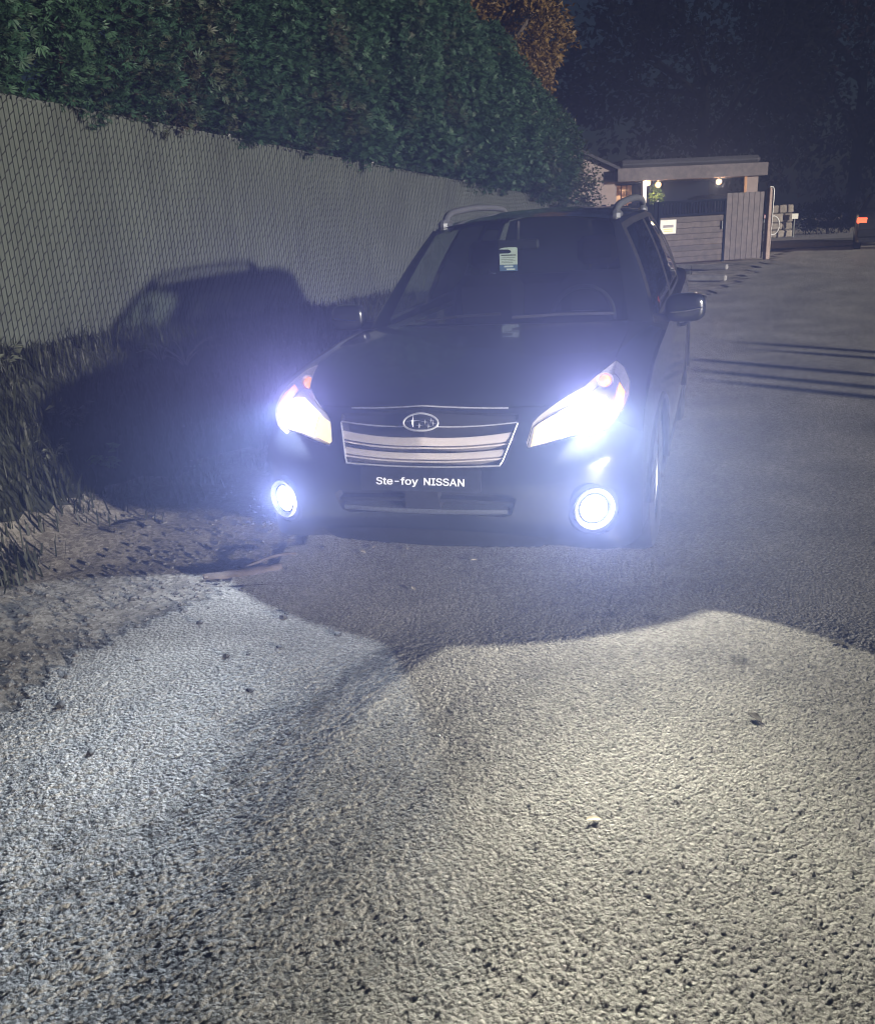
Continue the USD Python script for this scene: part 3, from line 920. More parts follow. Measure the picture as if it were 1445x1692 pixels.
for sgn in (1, -1):
    cuts = [.42, *seams, 4.72]
    for a, b, nm in zip(cuts[:-1], cuts[1:], ('front_wing', 'front_door', 'rear_door', 'rear_quarter')):
        g2 = side2d.intersection(shapely.box(a + .003, 0, b - .003, 2))
        if nm == 'rear_door':
            g2 = g2.difference(Point(3.70, .34).buffer(.40))
        v2, f2 = clip_grid(g2, vs, zz)
        P = side_xyz(v2[:, 0], v2[:, 1])
        P[:, 0] *= sgn
        pp = obj(nm, trimesh.Trimesh(P, f2, process=False), 'car_paint', car, smooth=40)
        if 'door' in nm:
            h = tube([[0, 0, 0], [.018, .02, 0], [.03, .06, .004], [.03, .15, .006], [.018, .19, .006], [0, .21, .006]], .011, 6)
            h.vertices[:, 0] *= sgn
            h.vertices += side_xyz(np.array([b - .32]), np.array([.87]))[0] * [sgn, 1, 1]
            obj('handle', h, 'car_paint', pp, smooth=50)
    obj('sill', box(min(sgn * .80, sgn * .90), max(sgn * .80, sgn * .90), 1.36, 3.32, .22, .31, .02), 'black_plastic', car)
    for vc in (.96, 3.70):
        th = np.linspace(0, np.pi, 25)
        arch = np.stack([np.full(25, 0.), vc + .40 * np.cos(th), .34 + .40 * np.sin(th)], -1)
        arch[:, 0] = UPP(arch[:, 1]) + .003
        arch[:, 0] *= sgn
        obj('arch_trim', tube(arch, .018, 6), 'black_plastic', car, smooth=50)
obj('underbody', [box(-.78, .78, .5, 4.6, .22, .30), box(-.62, .62, .55, 4.5, .30, .72), box(-.80, .80, 1.40, 3.25, .30, .80)], 'deep_black', car)


def wheel_parts(sgn, vc):
    z0 = .345 - sgn * .80 * TILT
    prof = [(.20, -.10), (.215, -.112), (.30, -.112), (.33, -.10), (.343, -.06), (.345, 0), (.343, .06), (.33, .10), (.30, .112), (.215, .112), (.20, .10)]
    T = lambda m: orient(m, [sgn * .785, vc, z0], [sgn, 0, 0])
    wh = obj('wheel', T(lathe([(.20, .09), (.212, .105), (.205, .06), (.20, -.09)], 40)), 'alloy', car, smooth=40)
    obj('tyre', T(lathe(prof, 44)), 'rubber', wh, smooth=40)
    sp_ = []
    for k in range(5):
        b = box(-.022, .022, .03, .205, .055, .085, .008)
        b.apply_transform(trimesh.transformations.rotation_matrix(k * 2 * np.pi / 5, [0, 0, 1]))
        sp_.append(b)
    sp_.append(lathe([(.0005, .092), (.045, .09), (.05, .06)], 20))
    obj('spokes', T(join(sp_)), 'alloy', wh)
    obj('brake_disc', T(lathe([(.0005, .03), (.15, .03), (.15, .01)], 24)), 'grey_rail', wh)


for sgn in (1, -1):
    for vc in (.96, 3.70):
        wheel_parts(sgn, vc)

# ---- greenhouse
S = np.linspace(-1, 1, 33)


def lerp(a, b, t):
    return a + (b - a) * t


def wind_pt(s, t):
    b = np.stack([.69 * s, 1.32 + .28 * np.abs(s) ** 2.2, 1.055 - .048 * s * s], -1)
    a = np.stack([.535 * s, 2.18 + .07 * s * s, 1.562 - .050 * s * s], -1)
    p = b + (a - b) * t[..., None]
    k = np.sin(np.pi * t) * .022
    return p + k[..., None] * np.array([0, -.45, .9])


SS, TT = np.meshgrid(S, np.linspace(0, 1, 20), indexing='ij')
obj('windscreen', grid(wind_pt(SS, TT)), 'window_glass', car, smooth=60)
obj('cowl', grid(np.stack([wind_pt(S, np.zeros(33)) + [0, -.09, -.018], wind_pt(S, np.zeros(33)) + [0, .0, -.004], wind_pt(S, np.zeros(33)) + [0, .05, -.05]])), 'black_plastic', car, smooth=60)
for k, x in enumerate((-.45, .12)):
    a, b = wind_pt(np.array([x / .69]), np.array([.03]))[0], wind_pt(np.array([(x + .50) / .69]), np.array([.055]))[0]
    obj('wiper', tube([a + [0, -.03, .012], lerp(a, b, .5) + [0, -.02, .018], b + [0, -.015, .014]], .008, 6), 'black_plastic', car)


def roof_half(v):
    return np.interp(v, [2.18, 2.6, 3.4, 4.4], [.545, .585, .60, .57])


RV = np.linspace(0, 1, 30)
rs, rv = np.meshgrid(S, RV, indexing='ij')
v_front = 2.18 + .07 * rs * rs
vv = lerp(v_front, 4.42, rv)
zc = np.interp(vv, [2.15, 2.4, 2.9, 3.5, 4.45], [1.562, 1.585, 1.602, 1.602, 1.565])
roofP = np.stack([roof_half(vv) * rs, vv, zc - .050 * np.abs(rs) ** 2.5], -1)
obj('roof', grid(roofP), 'car_paint', car, smooth=60)


def side_glass_pt(a, b):
    """a: along (0 front .. 1 rear), b: 0 belt .. 1 roof edge"""
    bot = np.stack([.835 - .03 * np.clip(.1 - a, 0, 1) * 10 * .6 - .05 * smooth01(.7, 1, a), 1.66 + 2.95 * a, .992 + .055 * a], -1)
    vt = 2.30 + 2.05 * a
    top = np.stack([roof_half(vt) + .018, vt, np.interp(vt, [2.3, 2.6, 3.5, 4.4], [1.497, 1.525, 1.540, 1.50])], -1)
    k = np.sin(np.pi * b) * .02
    return bot + (top - bot) * b[..., None] + k[..., None] * np.array([1.0, 0, .3])


for sgn in (1, -1):
    def sg(a0, a1, b0, b1, n=14, m=10, off=0.0):
        A, B = np.meshgrid(np.linspace(a0, a1, n), np.linspace(b0, b1, m), indexing='ij')
        P = side_glass_pt(A, B) + [off, 0, 0]
        P[..., 0] *= sgn
        return grid(P)
    edge_s = np.full(20, float(sgn))
    e1 = wind_pt(edge_s, np.linspace(0, 1, 20))
    e2 = side_glass_pt(np.zeros(20), np.linspace(0, 1, 20)) * [sgn, 1, 1]
    mid = (e1 + e2) / 2 + np.array([sgn * .018, -.018, .012])
    obj('windscreen_pillar', grid(np.stack([e1, mid, e2])), 'car_paint', car, smooth=60)
    obj('side_window', sg(.035, .385, .04, .93), 'front_side_glass', car, smooth=60)
    obj('side_window', sg(.43, .72, .04, .93), 'tinted_glass', car, smooth=60)
    obj('side_window', sg(.77, .945, .06, .88), 'tinted_glass', car, smooth=60)
    obj('window_frame', [sg(0, .035, 0, 1, 3), sg(.385, .43, 0, 1, 3), sg(.72, .77, 0, 1, 3), sg(.945, 1, 0, 1, 4), sg(.035, .945, 0, .04, 20, 3), sg(.035, .945, .93, 1, 20, 3), sg(.77, .945, .88, .93, 5, 3)], 'black_plastic', car, smooth=60)
    # roof side band between the window frame and the roof panel
    A = np.linspace(0, 1, 24)
    t1 = side_glass_pt(A, np.ones(24)) * [sgn, 1, 1]
    vt = t1[:, 1]
    z2 = np.interp(vt, [2.15, 2.4, 2.9, 3.5, 4.45], [1.562, 1.585, 1.602, 1.602, 1.565]) - .050
    t2 = np.stack([sgn * roof_half(vt), vt, z2], -1)
    obj('roof_side', grid(np.stack([t1, (t1 + t2) / 2 + [sgn * .004, 0, .004], t2])), 'car_paint', car, smooth=60)
    # belt shelf between door skin and glass
    vb = np.linspace(1.5, 4.72, 40)
    o = side_xyz(vb, ztop(vb)) * [sgn, 1, 1]
    ai = np.clip((vb - 1.66) / 2.95, 0, 1)
    i_ = side_glass_pt(ai, np.zeros(40)) * [sgn, 1, 1]
    i_[:, 1] = vb
    obj('belt_line', grid(np.stack([o, i_])), 'black_plastic', car, smooth=60)
    # roof rail
    rv_ = np.array([2.36, 2.42, 2.52, 2.75, 3.3, 3.85, 4.05, 4.14, 4.20])
    rz = np.array([1.525, 1.565, 1.592, 1.608, 1.622, 1.612, 1.598, 1.570, 1.53]) + .012
    rp = PchipInterpolator(rv_, rz)
    q = np.linspace(2.36, 4.20, 40)
    rr = tube(np.stack([sgn * (roof_half(q) - .035), q, rp(q)], -1), .022, 8)
    rl = obj('roof_rail', rr, 'grey_rail', car, smooth=50)
    obj('rail_foot', box(sgn * .535 - .03, sgn * .535 + .03, 2.33, 2.52, 1.50, 1.575, .02), 'grey_rail', rl)
    obj('rail_foot', box(sgn * .545 - .03, sgn * .545 + .03, 4.02, 4.22, 1.50, 1.575, .02), 'grey_rail', rl)
    # mirror
    mb = trimesh.creation.icosphere(3, 1.0)
    v = mb.vertices
    v = np.sign(v) * np.abs(v) ** .62
    mb.vertices = v * [.105, .055, .075] + [0, 0, 0]
    mb.vertices[:, 1] += .25 * np.abs(mb.vertices[:, 0] + .1) * .3
    mb.vertices[:, 0] *= sgn
    mb.vertices += [sgn * .975, 1.74, 1.06]
    mi = obj('door_mirror', mb, 'car_paint', car, smooth=50)
    obj('mirror_arm', box(min(sgn * .80, sgn * .90), max(sgn * .80, sgn * .90), 1.72, 1.80, .985, 1.03, .01), 'black_plastic', mi)
    obj('indicator_strip', tube(np.array([[sgn * .90, 1.685, 1.045], [sgn * .98, 1.688, 1.05], [sgn * 1.05, 1.705, 1.06], [sgn * 1.072, 1.73, 1.065]]), .006, 6), 'chrome', mi)
# rear
rb = np.stack([np.stack([UPP(4.72) * S, np.full(33, 4.72) + .07 * (1 - S ** 2), np.full(33, z)], -1) for z in (.26, .5, .8, 1.05)])
obj('tailgate', [grid(rb)], 'car_paint', car, smooth=50)
gb = np.stack([lerp(np.stack([.78 * S, 4.70 + .06 * (1 - S ** 2), np.full(33, 1.05)], -1), np.stack([.565 * S, np.full(33, 4.42), 1.56 - .05 * np.abs(S) ** 2.5], -1), t) for t in (0, .3, .6, 1)])
obj('rear_window', grid(gb), 'tinted_glass', car, smooth=50)

# ---- cabin
dash = [box(-.72, .72, 1.62, 1.98, .72, .985, .06), box(.18, .56, 1.78, 2.02, .93, 1.03, .04)]
obj('dashboard', dash, 'seat_cloth', car, smooth=40)
obj('cabin_floor', [box(-.78, .78, 1.5, 4.5, .30, .50), box(-.80, -.70, 1.66, 4.5, .5, .98), box(.70, .80, 1.66, 4.5, .5, .98), box(-.72, .72, 3.6, 4.5, .5, .98)], 'deep_black', car)
for x in (-.37, .37):
    st = obj('front_seat', [box(x - .25, x + .25, 2.25, 2.78, .5, .68, .06), box(x - .24, x + .24, 2.72, 2.90, .62, 1.20, .07)], 'seat_cloth', car, smooth=40)
    obj('headrest', [box(x - .13, x + .13, 2.76, 2.88, 1.24, 1.42, .04), tube([[x - .06, 2.82, 1.18], [x - .06, 2.82, 1.26]], .008), tube([[x + .06, 2.82, 1.18], [x + .06, 2.82, 1.26]], .008)], 'seat_cloth', st, smooth=40)
obj('rear_seat', [box(-.65, .65, 3.30, 3.50, .6, 1.15, .06), box(-.52, -.28, 3.36, 3.46, 1.17, 1.33, .04), box(.28, .52, 3.36, 3.46, 1.17, 1.33, .04)], 'seat_cloth', car, smooth=40)
g = np.linspace(0, 2 * np.pi, 33)
sw = np.stack([.37 + .185 * np.cos(g), 2.10 + .06 * np.sin(g), .98 + .175 * np.sin(g)], -1)
sw_ = obj('steering_wheel', tube(sw, .014, 8, False), 'black_plastic', car, smooth=60)
obj('wheel_hub', box(.29, .45, 2.08, 2.14, .92, 1.02, .02), 'black_plastic', sw_)
mm = obj('rear_view_mirror', box(-.125, .125, 2.06, 2.09, 1.385, 1.445, .012), 'black_plastic', car)
obj('mirror_stem', tube([[0, 2.07, 1.44], [0, 2.10, 1.545]], .012, 6), 'black_plastic', mm)

# parking permit hanging from the mirror
pc = car_world((-.052, 2.045, 1.352))
permit = thing('parking_permit', 'white hang tag with a dark bar and blue foot, hooked on the windscreen mirror', 'permit', pc, -PSI)
hook = Polygon([(-.040, -.07), (.040, -.07), (.040, .072), (.032, .08), (-.002, .08), (-.030, .075), (-.042, .066), (-.036, .062), (-.004, .062), (.010, .052), (.012, .036), (.0, .028), (-.04, .026)])
foot = Polygon([(-.040, -.125), (.040, -.125), (.040, -.0715), (-.040, -.0715)])


def card(poly, th, y):
    m = trimesh.creation.extrude_polygon(poly, th, engine='earcut')
    m.vertices = np.stack([m.vertices[:, 0] * 1.35, y - m.vertices[:, 2], m.vertices[:, 1] * .66], -1)
    return m


obj('card', card(hook, .0015, 0), 'permit_white', permit)
obj('blue_foot', card(foot, .0015, 0), 'permit_blue', permit)
obj('dark_bar', card(shapely.box(-.033, .008, .033, .017), .0006, -.0016), 'ink', permit)
obj('foot_print', [card(shapely.box(-.020 + .01 * (k % 2), z, -.012 + .008 * n_, z + .014), .0006, -.0016) for k, (z, n_) in enumerate(((-.092, 4), (-.117, 5)))], 'letter_white', permit)
obj('fine_print', [card(shapely.box(-.032, z, .03 - .01 * (k % 2), z + .004), .0004, -.0016) for k, z in enumerate((-.012, -.026, -.040, -.054))], 'concrete', permit)

# ------------------------------------------------------------------ car lamps' light
def spot(name, pos, d, half, soft, power, color, radius=.010):
    s = UsdLux.SphereLight.Define(stage, numbered('/World/parked_wagon', name))
    s.CreateRadiusAttr(radius)
    s.CreateIntensityAttr(power)
    s.CreateNormalizeAttr(True)
    s.CreateColorAttr(Gf.Vec3f(*color))
    sh = UsdLux.ShapingAPI.Apply(s.GetPrim())
    sh.CreateShapingConeAngleAttr(half)
    sh.CreateShapingConeSoftnessAttr(soft)
    s.AddTransformOp().Set(aim(pos, d) * UsdGeom.Xformable(car).ComputeLocalToWorldTransform(0).GetInverse())


def ray_dir(az, el):
    az, el = math.radians(az), math.radians(el)
    return [math.sin(az) * math.cos(el), -math.cos(az) * math.cos(el), math.sin(el)]


for sgn, hp, fp, gp in lights:
    warm = (1.0, 0.95, 0.75) if sgn > 0 else (0.80, 0.90, 1.0)
    az, el, half = (4.4, -48.5, 41.2) if sgn > 0 else (-35.6, -36.2, 50.0)
    b_, a0 = (BEAM_R, 5.0) if sgn > 0 else (BEAM_L, -13.0)
    spot('low_beam_pool', hp, ray_dir(az, el), half, .10, (1.3 if sgn > 0 else .9) * b_, warm)
    spot('low_beam_near', hp, ray_dir(3 if sgn > 0 else a0 - 9, -26), 37 if sgn > 0 else 30, 1.0, 1.7 * b_, warm)
    spot('low_beam_middle', hp, ray_dir(-1 if sgn > 0 else a0 - 4, -14), 31 if sgn > 0 else 24, .85 if sgn > 0 else 1.0, 3.4 * b_, warm)
    spot('low_beam_far', hp, ray_dir(-9 if sgn > 0 else a0 - 3, -4), 23 if sgn > 0 else 20, .8 if sgn > 0 else 1.0, (8.0 if sgn > 0 else 5.0) * b_, warm)
    if sgn > 0:
        spot('low_beam_far', hp, ray_dir(a0 + 14, -4), 22, 1.0, 10.0 * b_, warm)
    spot('lamp_glare', gp, ray_dir(-5 if sgn > 0 else 8, 21), 25, .6, GLARE, (1.0, 0.72, 1.0))
    spot('fog_glare', fp, ray_dir(-5 if sgn > 0 else 8, 21), 25, .6, GLARE * 1.1, (0.95, 0.85, 1.0))

# ------------------------------------------------------------------ the gate fence across the lane's end
GA, GB = np.array([3.76, 22.0]), np.array([8.32, 23.5])
gd = (GB - GA) / np.linalg.norm(GB - GA)
gn = np.array([gd[1], -gd[0]])
GL = float(np.linalg.norm(GB - GA))


def gbox(s0, s1, o0, o1, z0, z1, bev=0.0):
    """box along the gate line; o towards the camera"""
    m = box(s0, s1, o0, o1, z0, z1, bev)
    v = m.vertices
    m.vertices = np.c_[GA[0] + gd[0] * v[:, 0] + gn[0] * v[:, 1], GA[1] + gd[1] * v[:, 0] + gn[1] * v[:, 1], v[:, 2]]
    return m


def gs(px):
    """distance along the gate line under a picture column"""
    s = np.linspace(-1, 6, 1400)
    a, b = (px - 722.5) / F, (846 - 400) / F
    a2, b2 = a * cr + b * sr, -a * sr + b * cr
    k = a2 / (math.cos(PITCH) + b2 * math.sin(PITCH))
    return float(s[np.argmin(np.abs((GA[0] + gd[0] * s) - k * (GA[1] + gd[1] * s)))])


s1, s2, s3 = gs(1085), gs(1195), gs(1260)
f1 = thing('picket_fence', 'dark low picket fence behind the car roof, left of the gate', 'fence')
n = 16
for k in range(n):
    a = s1 * k / n
    obj('picket', gbox(a + .004, a + s1 / n - .006, -.02, 0, .05, 1.42 + .05 * (k % 2), .004), 'board_dark', f1)
obj('rail', [gbox(0, s1 - .01, -.06, -.02, .35, .43), gbox(0, s1 - .01, -.06, -.02, 1.15, 1.23)], 'board_dark', f1)
pp = thing('fence_end_post', 'short pale post at the far corner of the slatted fence', 'post')
obj('post', gbox(-.05, .03, .03, .11, 0, 1.44), 'concrete', pp)
obj('cap', gbox(-.06, .04, .02, .12, 1.44, 1.47, .01), 'concrete', pp)
gate = thing('board_gate', 'wooden gate of horizontal boards with a dark mesh top, carrying the white sign', 'gate')
for k in range(8):
    z = .06 + k * .132
    obj('board', gbox(s1 + .05, s2 - .05, -.015 + .006 * (k % 2), .015, z, z + .126, .004), 'board_brown', gate)
obj('gate_frame', [gbox(s1, s1 + .05, -.03, .03, .02, 1.48), gbox(s2 - .05, s2, -.03, .03, .02, 1.48), gbox(s1 + .05, s2 - .05, -.025, .025, 1.13, 1.18), gbox(s1 + .05, s2 - .05, -.025, .025, 1.43, 1.48)], 'board_dark', gate)
mesh = []
for k in range(22):
    a = lerp(s1 + .05, s2 - .05, (k + .5) / 22)
    mesh.append(gbox(a - .022, a + .022, -.008, .008, 1.18, 1.43))
obj('mesh_top', mesh, 'board_dark', gate, kind='stuff')
obj('handle', gbox(s2 - .12, s2 - .09, .02, .06, .78, .98, .008), 'post_metal', gate)
pf = thing('panel_fence', 'greyish upright board fence between the gate and the tall wooden post', 'fence')
n = 7
for k in range(n):
    a, w_ = s2 + .02 + (s3 - s2 - .04) * k / n, (s3 - s2 - .04) / n
    obj('board', gbox(a + .003, a + w_ - .004, -.015 + .005 * (k % 2), .012, .04, 1.60, .004), 'board_grey', pf)
obj('rail', [gbox(s2, s3 - .03, -.06, -.02, .4, .5), gbox(s2, s3 - .03, -.06, -.02, 1.25, 1.35)], 'board_grey', pf)
po = thing('gate_post', 'tall reddish wooden post with a white pipe running up it', 'post')
obj('post', gbox(s3 + .0, s3 + .12, .02, .14, 0, 1.68, .01), 'post_wood', po)
p0, p1 = gbox(s3 + .1, s3 + .1002, .16, .1602, .2, 1.66).vertices.mean(0), None
pipe = np.array([[p0[0], p0[1], .15], [p0[0], p0[1], 1.62], [p0[0] - .03, p0[1], 1.69], [p0[0] - .10, p0[1] - .0, 1.70]])
obj('pipe', tube(pipe, .018, 8), 'pipe_white', po, smooth=50)
hs = thing('garden_hose', 'pale hose loop hanging beside the wooden post, before the stone pillar', 'hose')
g = np.linspace(-.3, np.pi + .5, 20)
hp_ = np.c_[p0[0] + .04 + .16 * np.sin(g), np.full(20, p0[1] + .05), .80 + .22 * np.cos(g)]
obj('loop', tube(hp_, .016, 7), 'pipe_white', hs, smooth=50)
sg_ = thing('warning_sign', 'small white sign with a dark bar and ochre lines, fixed to the wooden gate', 'sign')
c1 = gs(1101)
obj('panel', gbox(c1 - .215, c1 + .215, .030, .042, .745, 1.06, .004), 'sign_white', sg_)
obj('border', [gbox(c1 - .225, c1 - .216, .028, .046, .735, 1.07), gbox(c1 + .216, c1 + .225, .028, .046, .735, 1.07), gbox(c1 - .216, c1 + .216, .028, .046, 1.061, 1.07), gbox(c1 - .216, c1 + .216, .028, .046, .735, .744)], 'sign_dark', sg_)
obj('dark_bar', gbox(c1 - .14, c1 + .14, .042, .0445, .885, .945), 'sign_dark', sg_)
obj('ochre_lines', [gbox(c1 - .13, c1 + .12, .042, .0445, .835, .862), gbox(c1 - .11, c1 + .13, .042, .0445, .79, .815)], 'sign_ochre', sg_)
for px0, px1, py, lab in ((1104, 1201, 445, 'long pale kerb block on the ground before the wooden gate'), (1112, 1199, 464, 'nearer of two pale kerb blocks, beside the car mirror')):
    a, b = onground(px0, py), onground(px1, py)
    L_ = float(np.linalg.norm(b - a))
    m = box(0, L_, -.08, .08, 0, .11, .02)
    m.apply_transform(trimesh.transformations.rotation_matrix(math.atan2(b[1] - a[1], b[0] - a[0]), [0, 0, 1]))
    m.apply_translation(a)
    k = thing('kerb_block', lab, 'kerb')
    obj('block', m, 'concrete', k)

# ------------------------------------------------------------------ house with the lit carport
house = thing('carport_house', 'low house with a lit open carport and a pale gable, behind the gate', 'house')
HY = 31.0


def hx(px, y=HY):
    return float(unpix(px, 320, y)[0])


def hz(px, py, y=HY):
    return float(unpix(px, py, y)[2])


x0, x1, x2, x3 = hx(960), hx(1015), hx(1062), hx(1250)
zt0, zt1, ze, zs = hz(985, 258), hz(1015, 280), hz(1255, 269), hz(1255, 289)
gab = Polygon([(x0 - 3.0, 0), (x1, 0), (x1, zt1), (x0, zt0 + .15), (x0 - 1.5, zt0 + .75), (x0 - 3.0, zt0)])
gm = trimesh.creation.extrude_polygon(gab, .3, engine='earcut')
gm.vertices = np.c_[gm.vertices[:, 0], HY + .3 - gm.vertices[:, 2], gm.vertices[:, 1]]
obj('gable_wall', gm, 'stucco', house)
rt = []
for (a, za), (b, zb_) in (((x1 + .12, zt1 - .03), (x0 - 1.5, zt0 + .80)), ((x0 - 1.5, zt0 + .80), (x0 - 3.2, zt0 - .05))):
    q = Polygon([(a, za), (b, zb_), (b, zb_ + .10), (a, za + .10)])
    m = trimesh.creation.extrude_polygon(q, 6.0, engine='earcut')
    m.vertices = np.c_[m.vertices[:, 0], HY + 5.8 - m.vertices[:, 2], m.vertices[:, 1]]
    rt.append(m)
obj('gable_roof', rt, 'roof_dark', house)
obj('carport_roof', [box(x1 + .02, x3 + .15, HY - .35, HY + 6.2, zs + .02, ze, .02), box(x1 + .1, x3, HY - .2, HY + 6.0, ze, ze + .25, .1)], 'roof_dark', house)
obj('fascia', box(x1 + .02, x3 + .17, HY - .38, HY - .352, zs - .01, ze + .01), 'board_grey', house)
obj('soffit', box(x1 + .02, x3 + .1, HY - .33, HY + 6.0, zs - .02, zs + .015), 'soffit', house)
obj('back_wall', box(x1, x3 + .1, HY + 5.6, HY + 5.8, 0, zs - .03), 'board_dark', house)
nd = 4
for k in range(nd):
    w_ = (x2 - .12 - x1 - .05) / nd
    a = x1 + .03 + k * w_
    obj('door_panel', box(a, a + w_ - .03, HY + .9, HY + .95, .02, zs - .12, .01), 'door_wood', house)
obj('side_wall', box(x1 + .0, x1 + .12, HY + .32, HY + 5.5, 0, zs - .03), 'stucco', house)
for (a, b, mt) in ((x2 - .05, x2 + .06, 'trim_white'), (hx(1229), hx(1247), 'stucco')):
    obj('pillar', box(a, b, HY - .2, HY + .05, 0, zs - .025), mt, house)


def porch_lamp(name, label, px, py, y, power, group=None):
    p = unpix(px, py, y)
    t = thing(name, label, 'lamp', p, 0, group)
    obj('bulb', trimesh.creation.icosphere(2, .09), 'porch_bulb', t, smooth=True)
    obj('base', tube([[0, 0, .05], [0, 0, .16]], .03, 8), 'post_metal', t)
    l = UsdLux.SphereLight.Define(stage, str(t.GetPath()) + '/bulb_light')
    l.CreateRadiusAttr(.05)
    l.CreateNormalizeAttr(True)
    l.CreateIntensityAttr(power)
    l.CreateColorAttr(Gf.Vec3f(1.0, .62, .32))
    l.AddTranslateOp().Set(Gf.Vec3d(0, -.08, -.02))
    return t


porch_lamp('porch_lamp', 'leftmost warm lamp under the carport roof, above the white pillar', 1070, 302, HY - .15, 26.0)
porch_lamp('porch_lamp', 'warm lamp just right of the white pillar, above the lit shrub', 1087, 305, HY - .15, 20.0)
porch_lamp('porch_lamp', 'warm lamp alone over the parked car in the carport', 1187, 300, HY - .15, 34.0)
q = unpix(1083, 332, HY + .2)
tree('porch_shrub', 'small bright green shrub lit by the carport lamps', 'shrub', (q[0], q[1], 0), hz(1083, 305, HY + .2), .8, (.20, .20, .42), 420, .11, 'porch_leaf', 120, tr=.03)
q = unpix(1082, 340, 24.6)
lp = thing('white_garden_post', 'thin white post standing up behind the gate, left of its mesh top', 'post')
obj('post', tube([[q[0], q[1], 0], [q[0] + .02, q[1], 1.30], [q[0] + .05, q[1], hz(1084, 331, 24.6)]], [.045, .045, .03], 8), 'pipe_white', lp, smooth=50)


# parked cars: one in the carport, one at the right edge of the picture
def saloon(name, label, loc, rz, mat, tail='tail_red', length=4.6, hgt=1.45, wid=1.8):
    t = thing(name, label, 'car', loc, rz)
    L2, W2 = length / 2, wid / 2
    ys_ = np.linspace(-L2, L2, 40)
    yn = ys_ / L2
    top = np.interp(yn, [-1, -.93, -.62, -.38, .05, .42, .62, .95, 1], [.80, .98, 1.0, hgt - .04, hgt, hgt - .10, .98, .80, .62])
    belt = np.minimum(top, np.interp(yn, [-1, -.93, .62, .95, 1], [.78, .93, .92, .78, .6]))
    hw = W2 * np.interp(yn, [-1, -.93, -.7, .6, .92, 1], [.84, .93, 1, 1, .92, .78])
    rows = []
    for y, tp, be, h_ in zip(ys_, top, belt, hw):
        roofw = h_ * (.70 if tp > be + .1 else .93)
        rows.append([[-h_ * .95, y, .22], [-h_, y, .5], [-h_ * .985, y, be - .06], [-h_ * .95, y, be], [-roofw, y, tp - .03], [-roofw * .8, y, tp], [0, y, tp + .015], [roofw * .8, y, tp], [roofw, y, tp - .03], [h_ * .95, y, be], [h_ * .985, y, be - .06], [h_, y, .5], [h_ * .95, y, .22]])
    G = grid(np.array(rows))
    e = []
    for r_ in (rows[0], rows[-1]):
        r_ = np.array(r_)
        c = r_.mean(0)
        e.append(trimesh.Trimesh(np.vstack([r_, c]), [[k, k + 1, len(r_)] for k in range(len(r_) - 1)] + [[len(r_) - 1, 0, len(r_)]], process=False))
    obj('body', [G] + e, mat, t, smooth=35)
    wn = []
    for sg_n in (-1, 1):
        for a, b in ((-.36, -.02), (.02, .40)):
            yy = np.linspace(a, b, 6) * L2
            be = np.interp(yy, ys_, belt)
            tp = np.interp(yy, ys_, top)
            hh_ = np.interp(yy, ys_, hw)
            P = np.stack([np.stack([sg_n * (hh_ * .93 + .02), yy, be + .03], -1), np.stack([sg_n * (hh_ * .74 + .02), yy, be + (tp - be) * .82], -1)])
            wn.append(grid(P))
    obj('side_window', wn[0], 'plate_black', t)
    for w_ in wn[1:]:
        obj('side_window', w_, 'plate_black', t)
    for a, b, nm in ((-.60, -.40, 'rear_window'), (.60, .44, 'windscreen')):
        za, zb_ = np.interp([a * L2, b * L2], ys_, top)
        P = np.array([[[-W2 * .72, a * L2, za + .02], [W2 * .72, a * L2, za + .02]], [[-W2 * .58, b * L2, zb_ + .012], [W2 * .58, b * L2, zb_ + .012]]])
        obj(nm, grid(P), 'plate_black', t)
    for sx in (-1, 1):
        for y in (-L2 * .60, L2 * .62):
            w_ = orient(lathe([(.0005, .02), (.19, .03), (.20, .09), (.29, .10), (.32, .06), (.32, -.09)], 24), [sx * (W2 - .11), y, .32], [sx, 0, 0])
            obj('wheel', w_, 'rubber', t, smooth=40)
        tl = obj('tail_light', box(min(sx * W2 * .62, sx * W2 * .90), max(sx * W2 * .62, sx * W2 * .90), -L2 - .012, -L2 + .14, .70, .84, .02), tail, t)
        obj('head_lamp', box(min(sx * W2 * .55, sx * W2 * .82), max(sx * W2 * .55, sx * W2 * .82), L2 - .12, L2 + .012, .55, .66, .02), 'chrome', t)
    obj('bumper', box(-W2 * .86, W2 * .86, -L2 - .05, -L2 + .05, .34, .56, .03), 'black_plastic', t)
    obj('number_plate', box(-.26, .26, -L2 - .065, -L2 - .052, .40, .52), 'sign_white', t)
    return t


q = unpix(1180, 330, HY + 3.4)
saloon('carport_car', 'car parked inside the carport under its warm lamp', (q[0], q[1], 0), math.radians(8), 'grey_paint', 'unlit_tail', hgt=1.55)
q = unpix(1408, 372, 25.0)
hd_ = math.radians(27)
q2 = q[:2] + .9 * np.array([math.cos(hd_), -math.sin(hd_)]) + 2.3 * np.array([math.sin(hd_), math.cos(hd_)])
saloon('parked_car', 'car with a glowing red tail light, cut off by the right edge of the picture', (q2[0], q2[1], 0), -hd_, 'grey_paint')

